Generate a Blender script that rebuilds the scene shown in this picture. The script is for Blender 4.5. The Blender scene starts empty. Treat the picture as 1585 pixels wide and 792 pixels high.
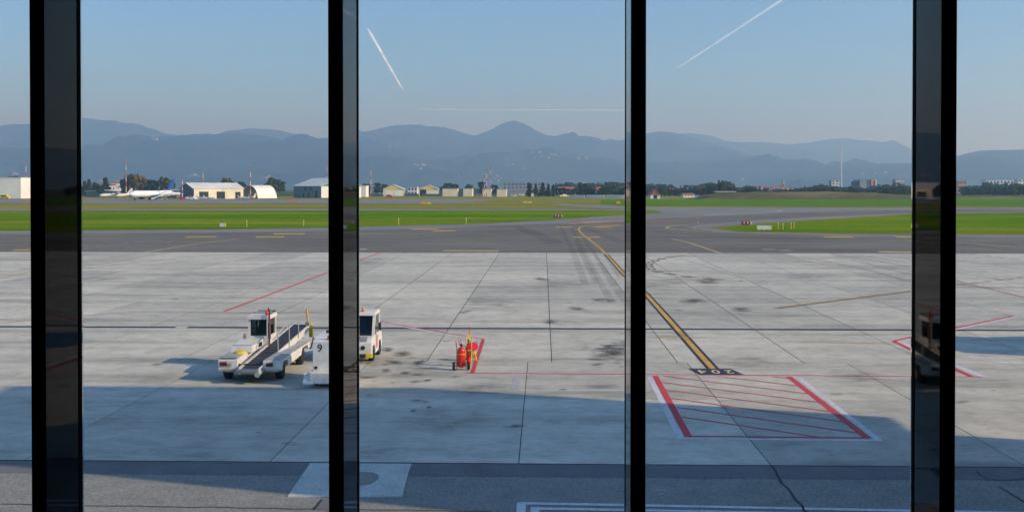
import bpy, bmesh, math, random
from mathutils import Vector, Matrix, noise
random.seed(7)
S = bpy.context.scene
C = S.collection
PI = math.pi
R = math.radians

# ------------------------------------------------------------------ camera, sky, sun, exposure
F, CXP, CYP, EYE = 1700.0, 792.5, 311.0, 6.85      # focal length and principal point in photo pixels, eye height
YAW, PITCH = R(1.634), math.atan(20 / 1700.0)
cam = bpy.data.objects.new('camera', bpy.data.cameras.new('camera'))
C.objects.link(cam)
cam.location = (0, 0, EYE)
cam.rotation_euler = (PI / 2 - PITCH, 0, YAW)
cam.data.sensor_width = 36
cam.data.lens = 36 * F / 1585
cam.data.shift_y = -(396 - CYP) / 1585
cam.data.clip_start = 0.05
cam.data.clip_end = 120000
S.camera = cam

SUN_EL, SUN_AZ = R(27), R(107)                      # azimuth clockwise from +Y
w = bpy.data.worlds.new('World'); S.world = w; w.use_nodes = True
nt = w.node_tree; nt.nodes.clear()
sky = nt.nodes.new('ShaderNodeTexSky'); sky.sky_type = 'NISHITA'; sky.sun_disc = False
sky.sun_elevation = SUN_EL; sky.sun_rotation = SUN_AZ
sky.altitude = 200; sky.air_density = 1.0; sky.dust_density = 0.08; sky.ozone_density = 8.0
bg = nt.nodes.new('ShaderNodeBackground'); bg.inputs[1].default_value = 0.14
wo = nt.nodes.new('ShaderNodeOutputWorld')
nt.links.new(sky.outputs[0], bg.inputs[0]); nt.links.new(bg.outputs[0], wo.inputs[0])
sl = bpy.data.lights.new('sun', 'SUN'); sl.energy = 4.1; sl.angle = R(0.53); sl.color = (1.0, 0.87, 0.68)
so = bpy.data.objects.new('sun', sl); C.objects.link(so)
sd = Vector((math.sin(SUN_AZ) * math.cos(SUN_EL), math.cos(SUN_AZ) * math.cos(SUN_EL), math.sin(SUN_EL)))
so.rotation_euler = sd.to_track_quat('Z', 'Y').to_euler(); so.location = (60, -30, 60)
S.view_settings.view_transform = 'Standard'; S.view_settings.look = 'None'
S.view_settings.exposure = 0.38; S.view_settings.gamma = 1.0; S.view_settings.use_curve_mapping = False
S.render.engine = 'CYCLES'
cy = S.cycles
cy.use_denoising = True; cy.max_bounces = 7; cy.diffuse_bounces = 2; cy.glossy_bounces = 3
cy.transmission_bounces = 4; cy.transparent_max_bounces = 16; cy.volume_bounces = 3
cy.caustics_reflective = False; cy.caustics_refractive = False; cy.sample_clamp_indirect = 6

# ------------------------------------------------------------------ photo pixel -> place
_M = Matrix.Rotation(YAW, 3, 'Z') @ Matrix.Rotation(PI / 2 - PITCH, 3, 'X')
def ray(px, py): return _M @ Vector(((px - CXP) / F, -(py - CYP) / F, -1))
def G(px, py, z=0.0):                       # point on the ground plane
    d = ray(px, py); t = (z - EYE) / d.z
    return Vector((d.x * t, d.y * t, z))
def P(px, py, Y):                           # point at a given distance Y
    d = ray(px, py); t = Y / d.y
    return Vector((d.x * t, Y, EYE + d.z * t))
def G2(px, py): g = G(px, py); return (g.x, g.y)

# ------------------------------------------------------------------ materials
def new_mat(name):
    m = bpy.data.materials.new(name); m.use_nodes = True
    n = m.node_tree; n.nodes.clear()
    o = n.nodes.new('ShaderNodeOutputMaterial'); b = n.nodes.new('ShaderNodeBsdfPrincipled')
    n.links.new(b.outputs[0], o.inputs[0])
    return m, n, b, o
def N(n, t, **kw):
    x = n.nodes.new(t)
    for k, v in kw.items():
        if k.startswith('i_'):
            x.inputs[k[2:].replace('_', ' ')].default_value = v
        else: setattr(x, k, v)
    return x
def ramp(n, src, stops):
    r = n.nodes.new('ShaderNodeValToRGB'); e = r.color_ramp.elements
    while len(e) < len(stops): e.new(0.5)
    for q, (p, c) in zip(e, stops):
        q.position = p; q.color = (c[0], c[1], c[2], 1) if not isinstance(c, (int, float)) else (c, c, c, 1)
    n.links.new(src, r.inputs[0]); return r.outputs[0]
def mix(n, a, b, fac, mode='MIX'):
    x = n.nodes.new('ShaderNodeMix'); x.data_type = 'RGBA'; x.blend_type = mode
    for s, v in ((x.inputs[0], fac), (x.inputs[6], a), (x.inputs[7], b)):
        if hasattr(v, 'is_output'): n.links.new(v, s)
        else: s.default_value = v if isinstance(v, (int, float)) else (*v[:3], 1)
    return x.outputs[2]
def pos(n, scale=(1, 1, 1), obj=False):
    g = N(n, 'ShaderNodeTexCoord') if obj else N(n, 'ShaderNodeNewGeometry')
    mp = N(n, 'ShaderNodeMapping'); mp.inputs['Scale'].default_value = scale
    n.links.new(g.outputs['Object' if obj else 'Position'], mp.inputs[0]); return mp.outputs[0]
def noi(n, vec, scale, detail=4, rough=0.55):
    t = N(n, 'ShaderNodeTexNoise'); t.inputs['Scale'].default_value = scale
    t.inputs['Detail'].default_value = detail; t.inputs['Roughness'].default_value = rough
    n.links.new(vec, t.inputs['Vector']); return t.outputs['Fac']
def bump(n, b, h, strength=0.3, dist=0.02):
    x = N(n, 'ShaderNodeBump'); x.inputs['Strength'].default_value = strength; x.inputs['Distance'].default_value = dist
    n.links.new(h, x.inputs['Height']); n.links.new(x.outputs[0], b.inputs['Normal'])

def simple(name, col, rough=0.5, metal=0.0, dirt=0.18, scale=3.0, coat=0.0, ior=None, spec=None):
    m, n, b, o = new_mat(name)
    b.inputs['Roughness'].default_value = rough; b.inputs['Metallic'].default_value = metal
    if coat: b.inputs['Coat Weight'].default_value = coat
    if spec is not None: b.inputs['Specular IOR Level'].default_value = spec
    p = pos(n, obj=True)
    f = noi(n, p, scale, 5, 0.65)
    d = tuple(c * (1 - dirt) * k for c, k in zip(col, (1.0, .97, .92)))
    n.links.new(ramp(n, f, [(0.35, d), (0.62, col)]), b.inputs['Base Color'])
    return m

def concrete_mat():
    m, n, b, o = new_mat('apron_concrete')
    p = pos(n)
    st = noi(n, pos(n, (0.035, 0.28, 1)), 1.6, 6, 0.6)        # streaks running along the stands
    big = noi(n, p, 0.055, 4, 0.6)
    mid = noi(n, p, 0.9, 6, 0.7)
    fine = noi(n, p, 22, 3, 0.7)
    c = ramp(n, big, [(0.32, (.57, .54, .46)), (0.55, (.66, .625, .53)), (0.75, (.71, .67, .57))])
    c = mix(n, c, ramp(n, st, [(0.34, (.66, .67, .66)), (0.47, (.92, .92, .91)), (0.58, (1, 1, 1)), (0.8, (1.1, 1.09, 1.07))]), 1.0, 'MULTIPLY')
    c = mix(n, c, ramp(n, mid, [(0.30, (.70, .71, .70)), (0.58, (1.03, 1.03, 1.02))]), 0.85, 'MULTIPLY')
    c = mix(n, c, ramp(n, fine, [(0.25, (.8, .8, .8)), (0.6, (1.05, 1.05, 1.05))]), 0.6, 'MULTIPLY')
    sp = noi(n, pos(n, (.5, 1.6, 1)), 3.2, 9, 0.8)
    c = mix(n, c, ramp(n, sp, [(0.34, (.66, .67, .66)), (0.5, (1, 1, 1)), (0.7, (1.1, 1.09, 1.07))]), 0.8, 'MULTIPLY')
    oi = N(n, 'ShaderNodeObjectInfo')
    c = mix(n, c, ramp(n, oi.outputs['Random'], [(0, (.80, .805, .81)), (1, (1.06, 1.05, 1.03))]), 1.0, 'MULTIPLY')
    n.links.new(c, b.inputs['Base Color'])
    b.inputs['Roughness'].default_value = 0.85; b.inputs['Specular IOR Level'].default_value = 0.25
    bump(n, b, fine, 0.25, 0.01)
    return m
def asphalt_mat(name, lo, hi, streak=0.0, grit=40, gs=0.6):
    m, n, b, o = new_mat(name)
    p = pos(n)
    big = noi(n, p, 0.05, 5, 0.6); mid = noi(n, p, 1.1, 6, 0.7); fine = noi(n, p, grit, 3, 0.75)
    c = ramp(n, big, [(0.3, lo), (0.7, hi)])
    c = mix(n, c, ramp(n, mid, [(0.3, (.78, .78, .78)), (0.65, (1.12, 1.12, 1.10))]), 0.8, 'MULTIPLY')
    c = mix(n, c, ramp(n, fine, [(0.3, (.55, .55, .55)), (0.62, (1.25, 1.25, 1.22))]), gs, 'MULTIPLY')
    if streak:
        st = noi(n, pos(n, (0.012, 0.22, 1)), 1.5, 5, 0.6)
        c = mix(n, c, ramp(n, st, [(0.3, (.6, .6, .6)), (0.6, (1.1, 1.1, 1.08))]), streak, 'MULTIPLY')
    n.links.new(c, b.inputs['Base Color'])
    b.inputs['Roughness'].default_value = 0.9; b.inputs['Specular IOR Level'].default_value = 0.2
    bump(n, b, fine, 0.4, 0.01)
    return m
def grass_mat(name, dark, light, dry, drya=0.5, scale=0.02):
    m, n, b, o = new_mat(name)
    p = pos(n)
    a = noi(n, pos(n, (0.35, 1, 1)), scale * 5, 8, 0.75); d = noi(n, pos(n, (0.3, 1.3, 1)), scale * 1.2, 5, 0.7)
    f = noi(n, p, 1.3, 5, 0.8)
    c = ramp(n, a, [(0.3, dark), (0.68, light)])
    c = mix(n, c, dry, ramp(n, d, [(0.45, 0.0), (0.64, drya)]))
    c = mix(n, c, ramp(n, f, [(0.3, (.62, .66, .55)), (0.7, (1.25, 1.22, 1.1))]), 0.8, 'MULTIPLY')
    n.links.new(c, b.inputs['Base Color']); b.inputs['Roughness'].default_value = 1.0
    b.inputs['Specular IOR Level'].default_value = 0.0
    bump(n, b, f, 0.8, 0.2)
    return m
def paint_mat(name, col, wear=0.35):
    m, n, b, o = new_mat(name)
    p = pos(n)
    f = noi(n, p, 5, 6, 0.75); g = noi(n, p, 0.5, 3, 0.5)
    c = mix(n, col, tuple(x * .72 for x in col), ramp(n, g, [(0.4, 0), (0.7, .6)]))
    n.links.new(c, b.inputs['Base Color']); b.inputs['Roughness'].default_value = 0.7
    tr = N(n, 'ShaderNodeBsdfTransparent'); ms = N(n, 'ShaderNodeMixShader')
    n.links.new(ramp(n, f, [(0.60 - wear * .5, 0.0), (0.72, wear * 1.6)]), ms.inputs[0])
    n.links.new(b.outputs[0], ms.inputs[1]); n.links.new(tr.outputs[0], ms.inputs[2]); n.links.new(ms.outputs[0], o.inputs[0])
    return m
def stain_mat(name, col, amount, nscale=1.6, radial=True, thr=(0.42, 0.62)):
    m, n, b, o = new_mat(name)
    b.inputs['Base Color'].default_value = (*col, 1); b.inputs['Roughness'].default_value = 0.75
    tr = N(n, 'ShaderNodeBsdfTransparent'); ms = N(n, 'ShaderNodeMixShader')
    f = ramp(n, noi(n, pos(n, (.6, 1.4, 1)), nscale, 5, 0.7), [(thr[0], 0.0), (thr[1], 1.0)])
    if radial:
        tc = N(n, 'ShaderNodeTexCoord'); ln = N(n, 'ShaderNodeVectorMath', operation='LENGTH')
        n.links.new(tc.outputs['Object'], ln.inputs[0])
        rr = ramp(n, ln.outputs['Value'], [(0.25, 1.0), (0.95, 0.0)])
        f = mix(n, f, rr, 1.0, 'MULTIPLY')
    mu = N(n, 'ShaderNodeMath', operation='MULTIPLY'); n.links.new(f, mu.inputs[0]); mu.inputs[1].default_value = amount
    n.links.new(mu.outputs[0], ms.inputs[0]); n.links.new(tr.outputs[0], ms.inputs[1]); n.links.new(b.outputs[0], ms.inputs[2])
    n.links.new(ms.outputs[0], o.inputs[0])
    return m
def leaf_mat(name, cols, rnd=True):
    m, n, b, o = new_mat(name)
    f = noi(n, pos(n), 0.45, 4, 0.7)
    c = ramp(n, f, [(0.3, cols[0]), (0.5, cols[1]), (0.72, cols[2])])
    oi = N(n, 'ShaderNodeObjectInfo')
    c = mix(n, c, ramp(n, oi.outputs['Random'], [(0, (.7, .78, .75)), (.5, (1, 1, 1)), (1, (1.3, 1.15, .85))]), 1.0, 'MULTIPLY')
    n.links.new(c, b.inputs['Base Color']); b.inputs['Roughness'].default_value = 0.8
    b.inputs['Specular IOR Level'].default_value = 0.15
    return m
def glass_thin(name, tint, refl=1.0, ior=1.5):
    m, n, b, o = new_mat(name)
    n.nodes.remove(b)
    tr = N(n, 'ShaderNodeBsdfTransparent'); tr.inputs[0].default_value = (*tint, 1)
    gl = N(n, 'ShaderNodeBsdfGlossy'); gl.inputs['Roughness'].default_value = 0.0
    fr = N(n, 'ShaderNodeFresnel'); fr.inputs[0].default_value = ior
    ms = N(n, 'ShaderNodeMixShader')
    n.links.new(fr.outputs[0], ms.inputs[0]); n.links.new(tr.outputs[0], ms.inputs[1]); n.links.new(gl.outputs[0], ms.inputs[2])
    n.links.new(ms.outputs[0], o.inputs[0])
    return m

M = dict(
    concrete=concrete_mat(),
    joint=simple('joint_filler', (.035, .035, .035), .9),
    taxi=asphalt_mat('taxiway_asphalt', (.15, .138, .118), (.225, .208, .178), 0.8),
    taxi_light=asphalt_mat('pale_shoulder_asphalt', (.20, .20, .195), (.29, .285, .275), 0.6),
    road=asphalt_mat('service_road_asphalt', (.22, .22, .20), (.31, .305, .275), 0.0, 14, 0.9),
    sealed=asphalt_mat('sealed_strip_asphalt', (.15, .15, .15), (.20, .20, .195), 0.0, 30, 0.4),
    patch=asphalt_mat('patch_concrete', (.50, .50, .47), (.60, .60, .56), 0.0, 16, 0.6),
    grass=grass_mat('verge_grass', (.06, .165, .004), (.15, .29, .008), (.33, .31, .04), .65),
    grass_dry=grass_mat('dry_grass', (.15, .18, .025), (.26, .26, .05), (.40, .33, .11), .8),
    grass_deep=grass_mat('far_meadow', (.07, .18, .012), (.12, .27, .02), (.24, .23, .05), .4),
    plain=grass_mat('plain', (.05, .08, .03), (.08, .12, .04), (.16, .14, .07), .5),
    bank=grass_mat('bank_scrub', (.07, .075, .03), (.17, .15, .065), (.26, .21, .11), .8, .06),
    yellow=paint_mat('yellow_paint', (.75, .43, .06), .3), yellow_pale=paint_mat('faded_yellow_paint', (.62, .47, .22), .4),
    red=paint_mat('red_paint', (.68, .045, .05), .22), red_pale=paint_mat('faded_red_paint', (.55, .22, .21), .55),
    white=paint_mat('white_paint', (.74, .73, .74), .3), white_pale=paint_mat('faded_white_paint', (.58, .57, .57), .6),
    black_paint=paint_mat('black_paint', (.03, .032, .038), .12), cream=paint_mat('cream_text_paint', (.78, .66, .42), .1),
    stain=stain_mat('oil_stain', (.05, .05, .045), .72, 1.9, True, (.44, .54)), soot=stain_mat('grime', (.12, .125, .11), .34, 1.1),
    tyre=stain_mat('tyre_rubber', (.05, .05, .05), .26, .5, False, (.35, .75)),
    mull=None,
    cart_white=simple('machine_white', (.80, .78, .72), .42, 0, .20, 3), cart_grey=simple('machine_grey', (.30, .31, .32), .5, 0, .3, 4),
    deck=simple('deck_plate', (.50, .50, .47), .5, .2, .4, 5), belt=simple('conveyor_belt', (.055, .065, .08), .6, 0, .3, 4),
    black=simple('black_plastic', (.02, .02, .022), .5), rubber=simple('tyre_black', (.022, .022, .024), .8),
    steel=simple('bare_steel', (.45, .45, .44), .35, .8), rim=simple('wheel_rim', (.55, .54, .5), .4, .3),
    pole_red=simple('exhaust_brown', (.13, .05, .04), .5), lamp_red=simple('lamp_red', (.15, .015, .015), .3),
    orange=simple('beacon_orange', (.85, .24, .03), .3), yel=simple('vehicle_yellow', (.82, .62, .03), .45),
    amber=simple('cart_amber', (.85, .45, .03), .45), ext=simple('extinguisher_red', (.80, .015, .02), .22, 0, .1, 3, .5),
    car_glass=simple('cab_glass', (.03, .055, .06), .08, 0, .1, 3, .0, None, .8),
    seat=simple('seat_blue', (.06, .09, .14), .7),
)

# ------------------------------------------------------------------ mesh helpers
class MB:
    def __init__(s): s.v = []; s.f = []
    def add(s, vs, fs):
        k = len(s.v); s.v += [tuple(x) for x in vs]; s.f += [tuple(i + k for i in f) for f in fs]; return s
    def box(s, x0, x1, y0, y1, z0, z1, m=None):
        vs = [Vector((x, y, z)) for z in (z0, z1) for y in (y0, y1) for x in (x0, x1)]
        if m: vs = [m @ q for q in vs]
        return s.add(vs, [(0, 2, 3, 1), (4, 5, 7, 6), (0, 1, 5, 4), (2, 6, 7, 3), (0, 4, 6, 2), (1, 3, 7, 5)])
    def prism(s, prof, x0, x1):                  # profile in (y, z), extruded along x
        n = len(prof)
        vs = [(x0, y, z) for y, z in prof] + [(x1, y, z) for y, z in prof]
        fs = [tuple(range(n)), tuple(range(2 * n - 1, n - 1, -1))] + [(i, i + n, (i + 1) % n + n, (i + 1) % n) for i in range(n)]
        return s.add(vs, fs)
    def extr(s, prof, z0, z1):                   # profile in (x, y), extruded along z
        n = len(prof)
        vs = [(x, y, z0) for x, y in prof] + [(x, y, z1) for x, y in prof]
        fs = [tuple(range(n - 1, -1, -1)), tuple(range(n, 2 * n))] + [(i, (i + 1) % n, (i + 1) % n + n, i + n) for i in range(n)]
        return s.add(vs, fs)
    def cyl(s, p0, p1, r0, r1=None, n=10, caps=True):
        p0, p1 = Vector(p0), Vector(p1); r1 = r0 if r1 is None else r1
        q = (p1 - p0).to_track_quat('Z', 'Y'); vs = []
        for p, r in ((p0, r0), (p1, r1)):
            for i in range(n):
                a = 2 * PI * i / n; vs.append(p + q @ Vector((math.cos(a) * r, math.sin(a) * r, 0)))
        fs = [(i, (i + 1) % n, (i + 1) % n + n, i + n) for i in range(n)]
        if caps: fs += [tuple(range(n - 1, -1, -1)), tuple(range(n, 2 * n))]
        return s.add(vs, fs)
    def tube(s, pts, r, n=6):
        for a, b in zip(pts, pts[1:]): s.cyl(a, b, r, r, n)
        return s
    def lathe(s, prof, n=14, m=None):            # profile (r, z) round z
        vs = []
        for r, z in prof:
            for i in range(n):
                a = 2 * PI * i / n; q = Vector((r * math.cos(a), r * math.sin(a), z)); vs.append(m @ q if m else q)
        fs = [(j * n + i, j * n + (i + 1) % n, (j + 1) * n + (i + 1) % n, (j + 1) * n + i) for j in range(len(prof) - 1) for i in range(n)]
        fs += [tuple(range(n - 1, -1, -1)), tuple(range((len(prof) - 1) * n, len(prof) * n))]
        return s.add(vs, fs)
    def poly(s, pts, z=None):
        return s.add([(p[0], p[1], p[2] if z is None else z) for p in pts], [tuple(range(len(pts)))])
    def mesh(s, name, mat, bevel=0, smooth=False):
        me = bpy.data.meshes.new(name); me.from_pydata(s.v, [], s.f); 
        bm = bmesh.new(); bm.from_mesh(me)
        bmesh.ops.recalc_face_normals(bm, faces=bm.faces)
        if bevel:
            es = [e for e in bm.edges if len(e.link_faces) == 2 and e.calc_face_angle(0) > 0.5]
            bmesh.ops.bevel(bm, geom=es, offset=bevel, segments=2, profile=0.7, affect='EDGES', clamp_overlap=True)
        bm.to_mesh(me); bm.free()
        if smooth:
            for p in me.polygons: p.use_smooth = True
            try: me.set_sharp_from_angle(angle=R(38))
            except Exception: pass
        me.materials.append(mat); me.update(); return me
    def build(s, name, mat, parent=None, bevel=0, smooth=False, loc=None, label=None):
        o = bpy.data.objects.new(name, s.mesh(name, mat, bevel, smooth)); C.objects.link(o)
        if parent: o.parent = parent
        if loc: o.location = loc
        if label: o['label'] = label
        return o
def tag(o, label=None, cat=None, group=None, kind=None):
    for k, v in (('label', label), ('category', cat), ('group', group), ('kind', kind)):
        if v: o[k] = v
    return o
def empty(name, loc, rz=0, label=None, cat=None, group=None, scale=1):
    o = bpy.data.objects.new(name, None); C.objects.link(o); o.location = loc; o.rotation_euler = (0, 0, rz)
    o.scale = (scale,) * 3; o.empty_display_size = 0.3
    return tag(o, label, cat, group)
def inst(name, me, parent, loc, rot=(0, 0, 0), scale=(1, 1, 1)):
    o = bpy.data.objects.new(name, me); C.objects.link(o); o.parent = parent
    o.location = loc; o.rotation_euler = rot; o.scale = scale; return o
def ribbon_pts(pts, w):
    """left and right rims of a painted line along ground points"""
    P2 = [Vector((p[0], p[1])) for p in pts]; L = []; Rr = []
    for i, p in enumerate(P2):
        a = P2[max(i - 1, 0)]; b = P2[min(i + 1, len(P2) - 1)]; d = (b - a).normalized(); nn = Vector((-d.y, d.x))
        L.append(p + nn * w / 2); Rr.append(p - nn * w / 2)
    return L, Rr
def smooth_line(pts, k=6):
    out = []
    n = len(pts)
    for i in range(n - 1):
        p0, p1, p2, p3 = (Vector(pts[max(i - 1, 0)]), Vector(pts[i]), Vector(pts[i + 1]), Vector(pts[min(i + 2, n - 1)]))
        for j in range(k):
            t = j / k
            out.append(.5 * ((2 * p1) + (p2 - p0) * t + (2 * p0 - 5 * p1 + 4 * p2 - p3) * t * t + (3 * p1 - p0 - 3 * p2 + p3) * t ** 3))
    out.append(Vector(pts[-1])); return out
def line(name, px, width, mat, parent, z=0.005, curve=False, dash=None, shift=0, label=None, ground=False):
    pts = [Vector(p) for p in px] if ground else [Vector(G2(*p)) for p in px]
    if curve: pts = smooth_line([tuple(p) for p in pts])
    if shift:
        L, Rr = ribbon_pts(pts, 2 * abs(shift)); pts = L if shift > 0 else Rr
    mb = MB()
    if dash:
        on, off = dash; q = []; 
        res = [pts[0]]                                     # resample by length
        for a, b in zip(pts, pts[1:]):
            n = max(1, int((b - a).length / 0.25))
            res += [a + (b - a) * (i + 1) / n for i in range(n)]
        run = 0; seg = [res[0]]
        for a, b in zip(res, res[1:]):
            run += (b - a).length
            if (run % (on + off)) < on: seg.append(b)
            else:
                if len(seg) > 1: q.append(seg)
                seg = [b]
        if len(seg) > 1: q.append(seg)
    else: q = [pts]
    for s in q:
        L, Rr = ribbon_pts(s, width)
        for i in range(len(s) - 1):
            mb.add([(*L[i], z), (*L[i + 1], z), (*Rr[i + 1], z), (*Rr[i], z)], [(0, 1, 2, 3)])
    o = mb.build(name, mat, parent)
    if label: o['label'] = label
    return o
def sheet(name, px, mat, z, parent=None, curve=False, kind='structure', label=None):
    if 'mown' in name:                                     # ragged edges where the mower stopped
        rg = random.Random(len(px)); q = []
        for (xa, ya), (xb, yb) in zip(px, px[1:] + px[:1]):
            n_ = max(1, int(abs(xb - xa) / 5)); f_ = .006 * (max(0, (ya + yb) / 2 - 291))
            q += [(xa + (xb - xa) * i / n_, ya + (yb - ya) * i / n_ + (rg.uniform(-f_, f_) if i else 0)) for i in range(n_)]
        px = q
    pts = [G2(*p) for p in px]
    mb = MB().poly([(x, y, z) for x, y in pts]); o = mb.build(name, mat, parent)
    if o.data.polygons[0].normal.z < 0: o.data.flip_normals()
    if not parent: o['kind'] = kind
    if label: o['label'] = label
    return o
def text_mesh(s, size, mat, name):
    cu = bpy.data.curves.new('t', 'FONT'); cu.body = s; cu.size = size; cu.align_x = 'CENTER'; cu.align_y = 'CENTER'; cu.offset = size * .012
    ob = bpy.data.objects.new('t', cu); C.objects.link(ob)
    me = bpy.data.meshes.new_from_object(ob.evaluated_get(bpy.context.evaluated_depsgraph_get()))
    bpy.data.objects.remove(ob); me.name = name; me.materials.clear(); me.materials.append(mat); return me

# ------------------------------------------------------------------ ground, runway, verges
def rect(name, x0, x1, y0, y1, z, mat):
    o = MB().poly([(x0, y0, z), (x1, y0, z), (x1, y1, z), (x0, y1, z)]).build(name, mat); o['kind'] = 'structure'; return o
rect('ground', -16000, 16000, -3000, 19000, -0.12, M['plain'])
airfield = sheet('airfield_grass', [(-500, 303.5), (760, 303.5), (2100, 303.0), (2600, 392), (-1000, 392)], M['grass_dry'], -0.09)
# bright mown strips
sheet('mown_grass', [(-300, 327), (420, 326.2), (980, 326), (1015, 326.6), (1026, 329), (1012, 331.5), (967, 334), (920, 336.5), (870, 338.8), (790, 343), (700, 346.5), (555, 350),
                     (400, 352.8), (127, 355), (-300, 357.5)], M['grass'], -0.05)
sheet('far_mown_grass', [(930, 308.6), (1100, 307.6), (2000, 307.2), (2000, 317), (1450, 318.5), (1250, 319.5), (1000, 318.5), (930, 316)], M['grass_deep'], -0.055)
sheet('near_mown_grass', [(1120, 353), (1135, 350), (1190, 345.5), (1300, 338), (1411, 331.5), (1585, 329.5), (1900, 330), (2100, 364), (1585, 360.5), (1411, 359), (1200, 357.5), (1150, 356)], M['grass'], -0.05)
sheet('verge_margin', [(1100, 353), (1122, 349), (1190, 344), (1300, 337.4), (1411, 331), (1585, 329), (1900, 329.5), (2100, 366), (1585, 362.8), (1411, 361.3), (1200, 360), (1150, 358)], M['grass_dry'], -0.06)
# runway in the distance and the thin perimeter strip
sheet('runway', [(-600, 308.5), (200, 308.2), (520, 308.5), (740, 308.3), (770, 309), (745, 312), (700, 314.2), (555, 314.5), (-600, 314.3)], M['taxi_light'], -0.06)
sheet('runway_exit', [(-400, 323.2), (400, 323.0), (830, 323.0), (1000, 324.2), (1000, 325.8), (800, 325.2), (400, 325.4), (-400, 325.6)], M['taxi_light'], -0.045)
# taxiway crossing behind the apron
sheet('taxiway_shoulder', [(-300, 358.5), (127, 356.5), (400, 353.8), (555, 350.8), (700, 347), (790, 343.5), (870, 339.3), (920, 335.2), (967, 332.5), (1012, 330.2), (1028, 329), (1015, 325.5), (930, 322), (850, 316.8),
       (870, 315.6), (960, 319), (1040, 320.8), (1300, 321.2), (1900, 321.0), (1900, 329.3), (1585, 328.8), (1411, 331), (1300, 337.4), (1190, 344), (1120, 349), (1098, 353), (1150, 358.5), (1300, 361.4), (1900, 366), (2300, 394), (-700, 391)], M['taxi_light'], -0.04)
taxi = sheet('taxiway', [(-300, 362.5), (127, 361.5), (400, 358.8), (555, 356), (700, 352), (800, 347.8), (880, 345), (960, 341.5), (1040, 337), (1150, 332), (1300, 327), (1450, 324), (1900, 323.2), (1900, 326), (1450, 328), (1300, 334),
       (1180, 340), (1085, 347), (1060, 352), (1110, 358.5), (1300, 364.5), (1900, 369.5), (2300, 395), (-700, 391.5)], M['taxi'], -0.03)

# ------------------------------------------------------------------ apron: concrete slabs with open joints
YA, YB = 27.3, 116.2
apron = MB().poly([(-80, YA - .05, -.005), (80, YA - .05, -.005), (80, YB, -.005), (-80, YB, -.005)]).build('apron', M['joint']); apron['kind'] = 'structure'
def slab_zone(xs, ys, gap):
    cache = {}
    for x0, x1 in zip(xs, xs[1:]):
        for y0, y1 in zip(ys, ys[1:]):
            k = (round(x1 - x0, 3), round(y1 - y0, 3))
            if k not in cache:
                hw, hd = k[0] / 2 - gap / 2, k[1] / 2 - gap / 2; c = .003
                mb = MB(); rings = []
                for ins, z in ((0, -.10), (0, -c), (c, 0)):
                    rings.append([(-hw + ins, -hd + ins, z), (hw - ins, -hd + ins, z), (hw - ins, hd - ins, z), (-hw + ins, hd - ins, z)])
                vs = sum(rings, []); fs = [(8, 9, 10, 11)]
                for r in (0, 1):
                    for i in range(4): fs.append((r * 4 + i, r * 4 + (i + 1) % 4, r * 4 + 4 + (i + 1) % 4, r * 4 + 4 + i))
                cache[k] = mb.add(vs, fs).mesh('slab', M['concrete'])
            inst('slab', cache[k], apron, ((x0 + x1) / 2, (y0 + y1) / 2, random.uniform(-.0006, .0006)))
# near stand area and the wider field behind the drain
slab_zone([-.61 + 6.25 * k for k in range(-4, 6)], [YA, 35.7, 43.25], .026)
slab_zone([.33 + 4.95 * k for k in range(-14, 15)], [43.25, 53.25], .036)
slab_zone([.33 + 4.95 * k for k in range(-14, 15)], [53.85, 65.6, 77.7, 89.9, 102.0, YB], .045)
MB().box(-54, 54, 53.25, 53.85, -.09, -.022).build('drain_channel', M['joint'], apron)
gr = MB()
for k in range(-300, 301):
    if -124 < k < -118: continue
gb = MB().box(-54, -18.1, 53.3, 53.8, -.02, -.004).box(-17.55, 54, 53.3, 53.8, -.02, -.004)
M['grate'] = simple('drain_grate_iron', (.05, .055, .055), .6, .5); gb.build('drain_grate', M['grate'], apron, label='dark iron drain grating across the concrete apron')
MB().box(-18.1, -17.55, 53.3, 53.8, -.03, .001).build('drain_cover', M['patch'], apron)

# service road along the terminal
road = rect('service_road', -60, 60, 4.5, YA - .05, -.012, M['road'])
MB().poly([(-60, 26.05, -.007), (60, 26.05, -.007), (60, YA - .06, -.007), (-60, YA - .06, -.007)]).build('sealed_strip', M['sealed'], road)
pp = [G2(*p) for p in ((480, 716.5), (637, 717.5), (632, 731), (622, 768), (445, 768))]
MB().extr(pp[::-1], -.02, .012).build('concrete_patch', M['patch'], road)
cc = Vector(G2(551, 741)); MB().poly([(cc.x + .53 * (abs(math.cos(a)) ** .6) * math.copysign(1, math.cos(a)), cc.y + .62 * math.sin(a), .016) for a in [i * PI / 12 for i in range(24)]]).build('asphalt_infill', M['road'], road)
def crack(px, wd, parent, seed, z=-.002):
    rnd = random.Random(seed); pts = [Vector(G2(*p)) for p in px]; out = []
    for a, b in zip(pts, pts[1:]):
        n = max(2, int((b - a).length / .35))
        out += [a + (b - a) * i / n + Vector((rnd.uniform(-.03, .03), rnd.uniform(-.03, .03))) for i in range(n)]
    out.append(pts[-1]); line('crack', [tuple(p) for p in out], wd, M['joint'], parent, z, ground=True)
crack([(1196, 721), (1206, 740), (1246, 788), (1260, 805)], .05, road, 1)
crack([(1510, 728), (1528, 741), (1560, 742), (1590, 738)], .04, road, 2); crack([(1548, 752), (1588, 778)], .04, road, 3)
crack([(130, 781), (300, 783.5), (500, 787), (760, 790)], .035, road, 4); crack([(0, 779), (60, 780)], .035, road, 5)
crack([(497, 772), (488, 786), (508, 788)], .06, road, 6)
MB().poly([(x, y, -.001) for x, y in (G2(500, 772), G2(520, 771), G2(545, 771), G2(545, 788), G2(488, 788))]).build('asphalt_patch', M['sealed'], road)

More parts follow.
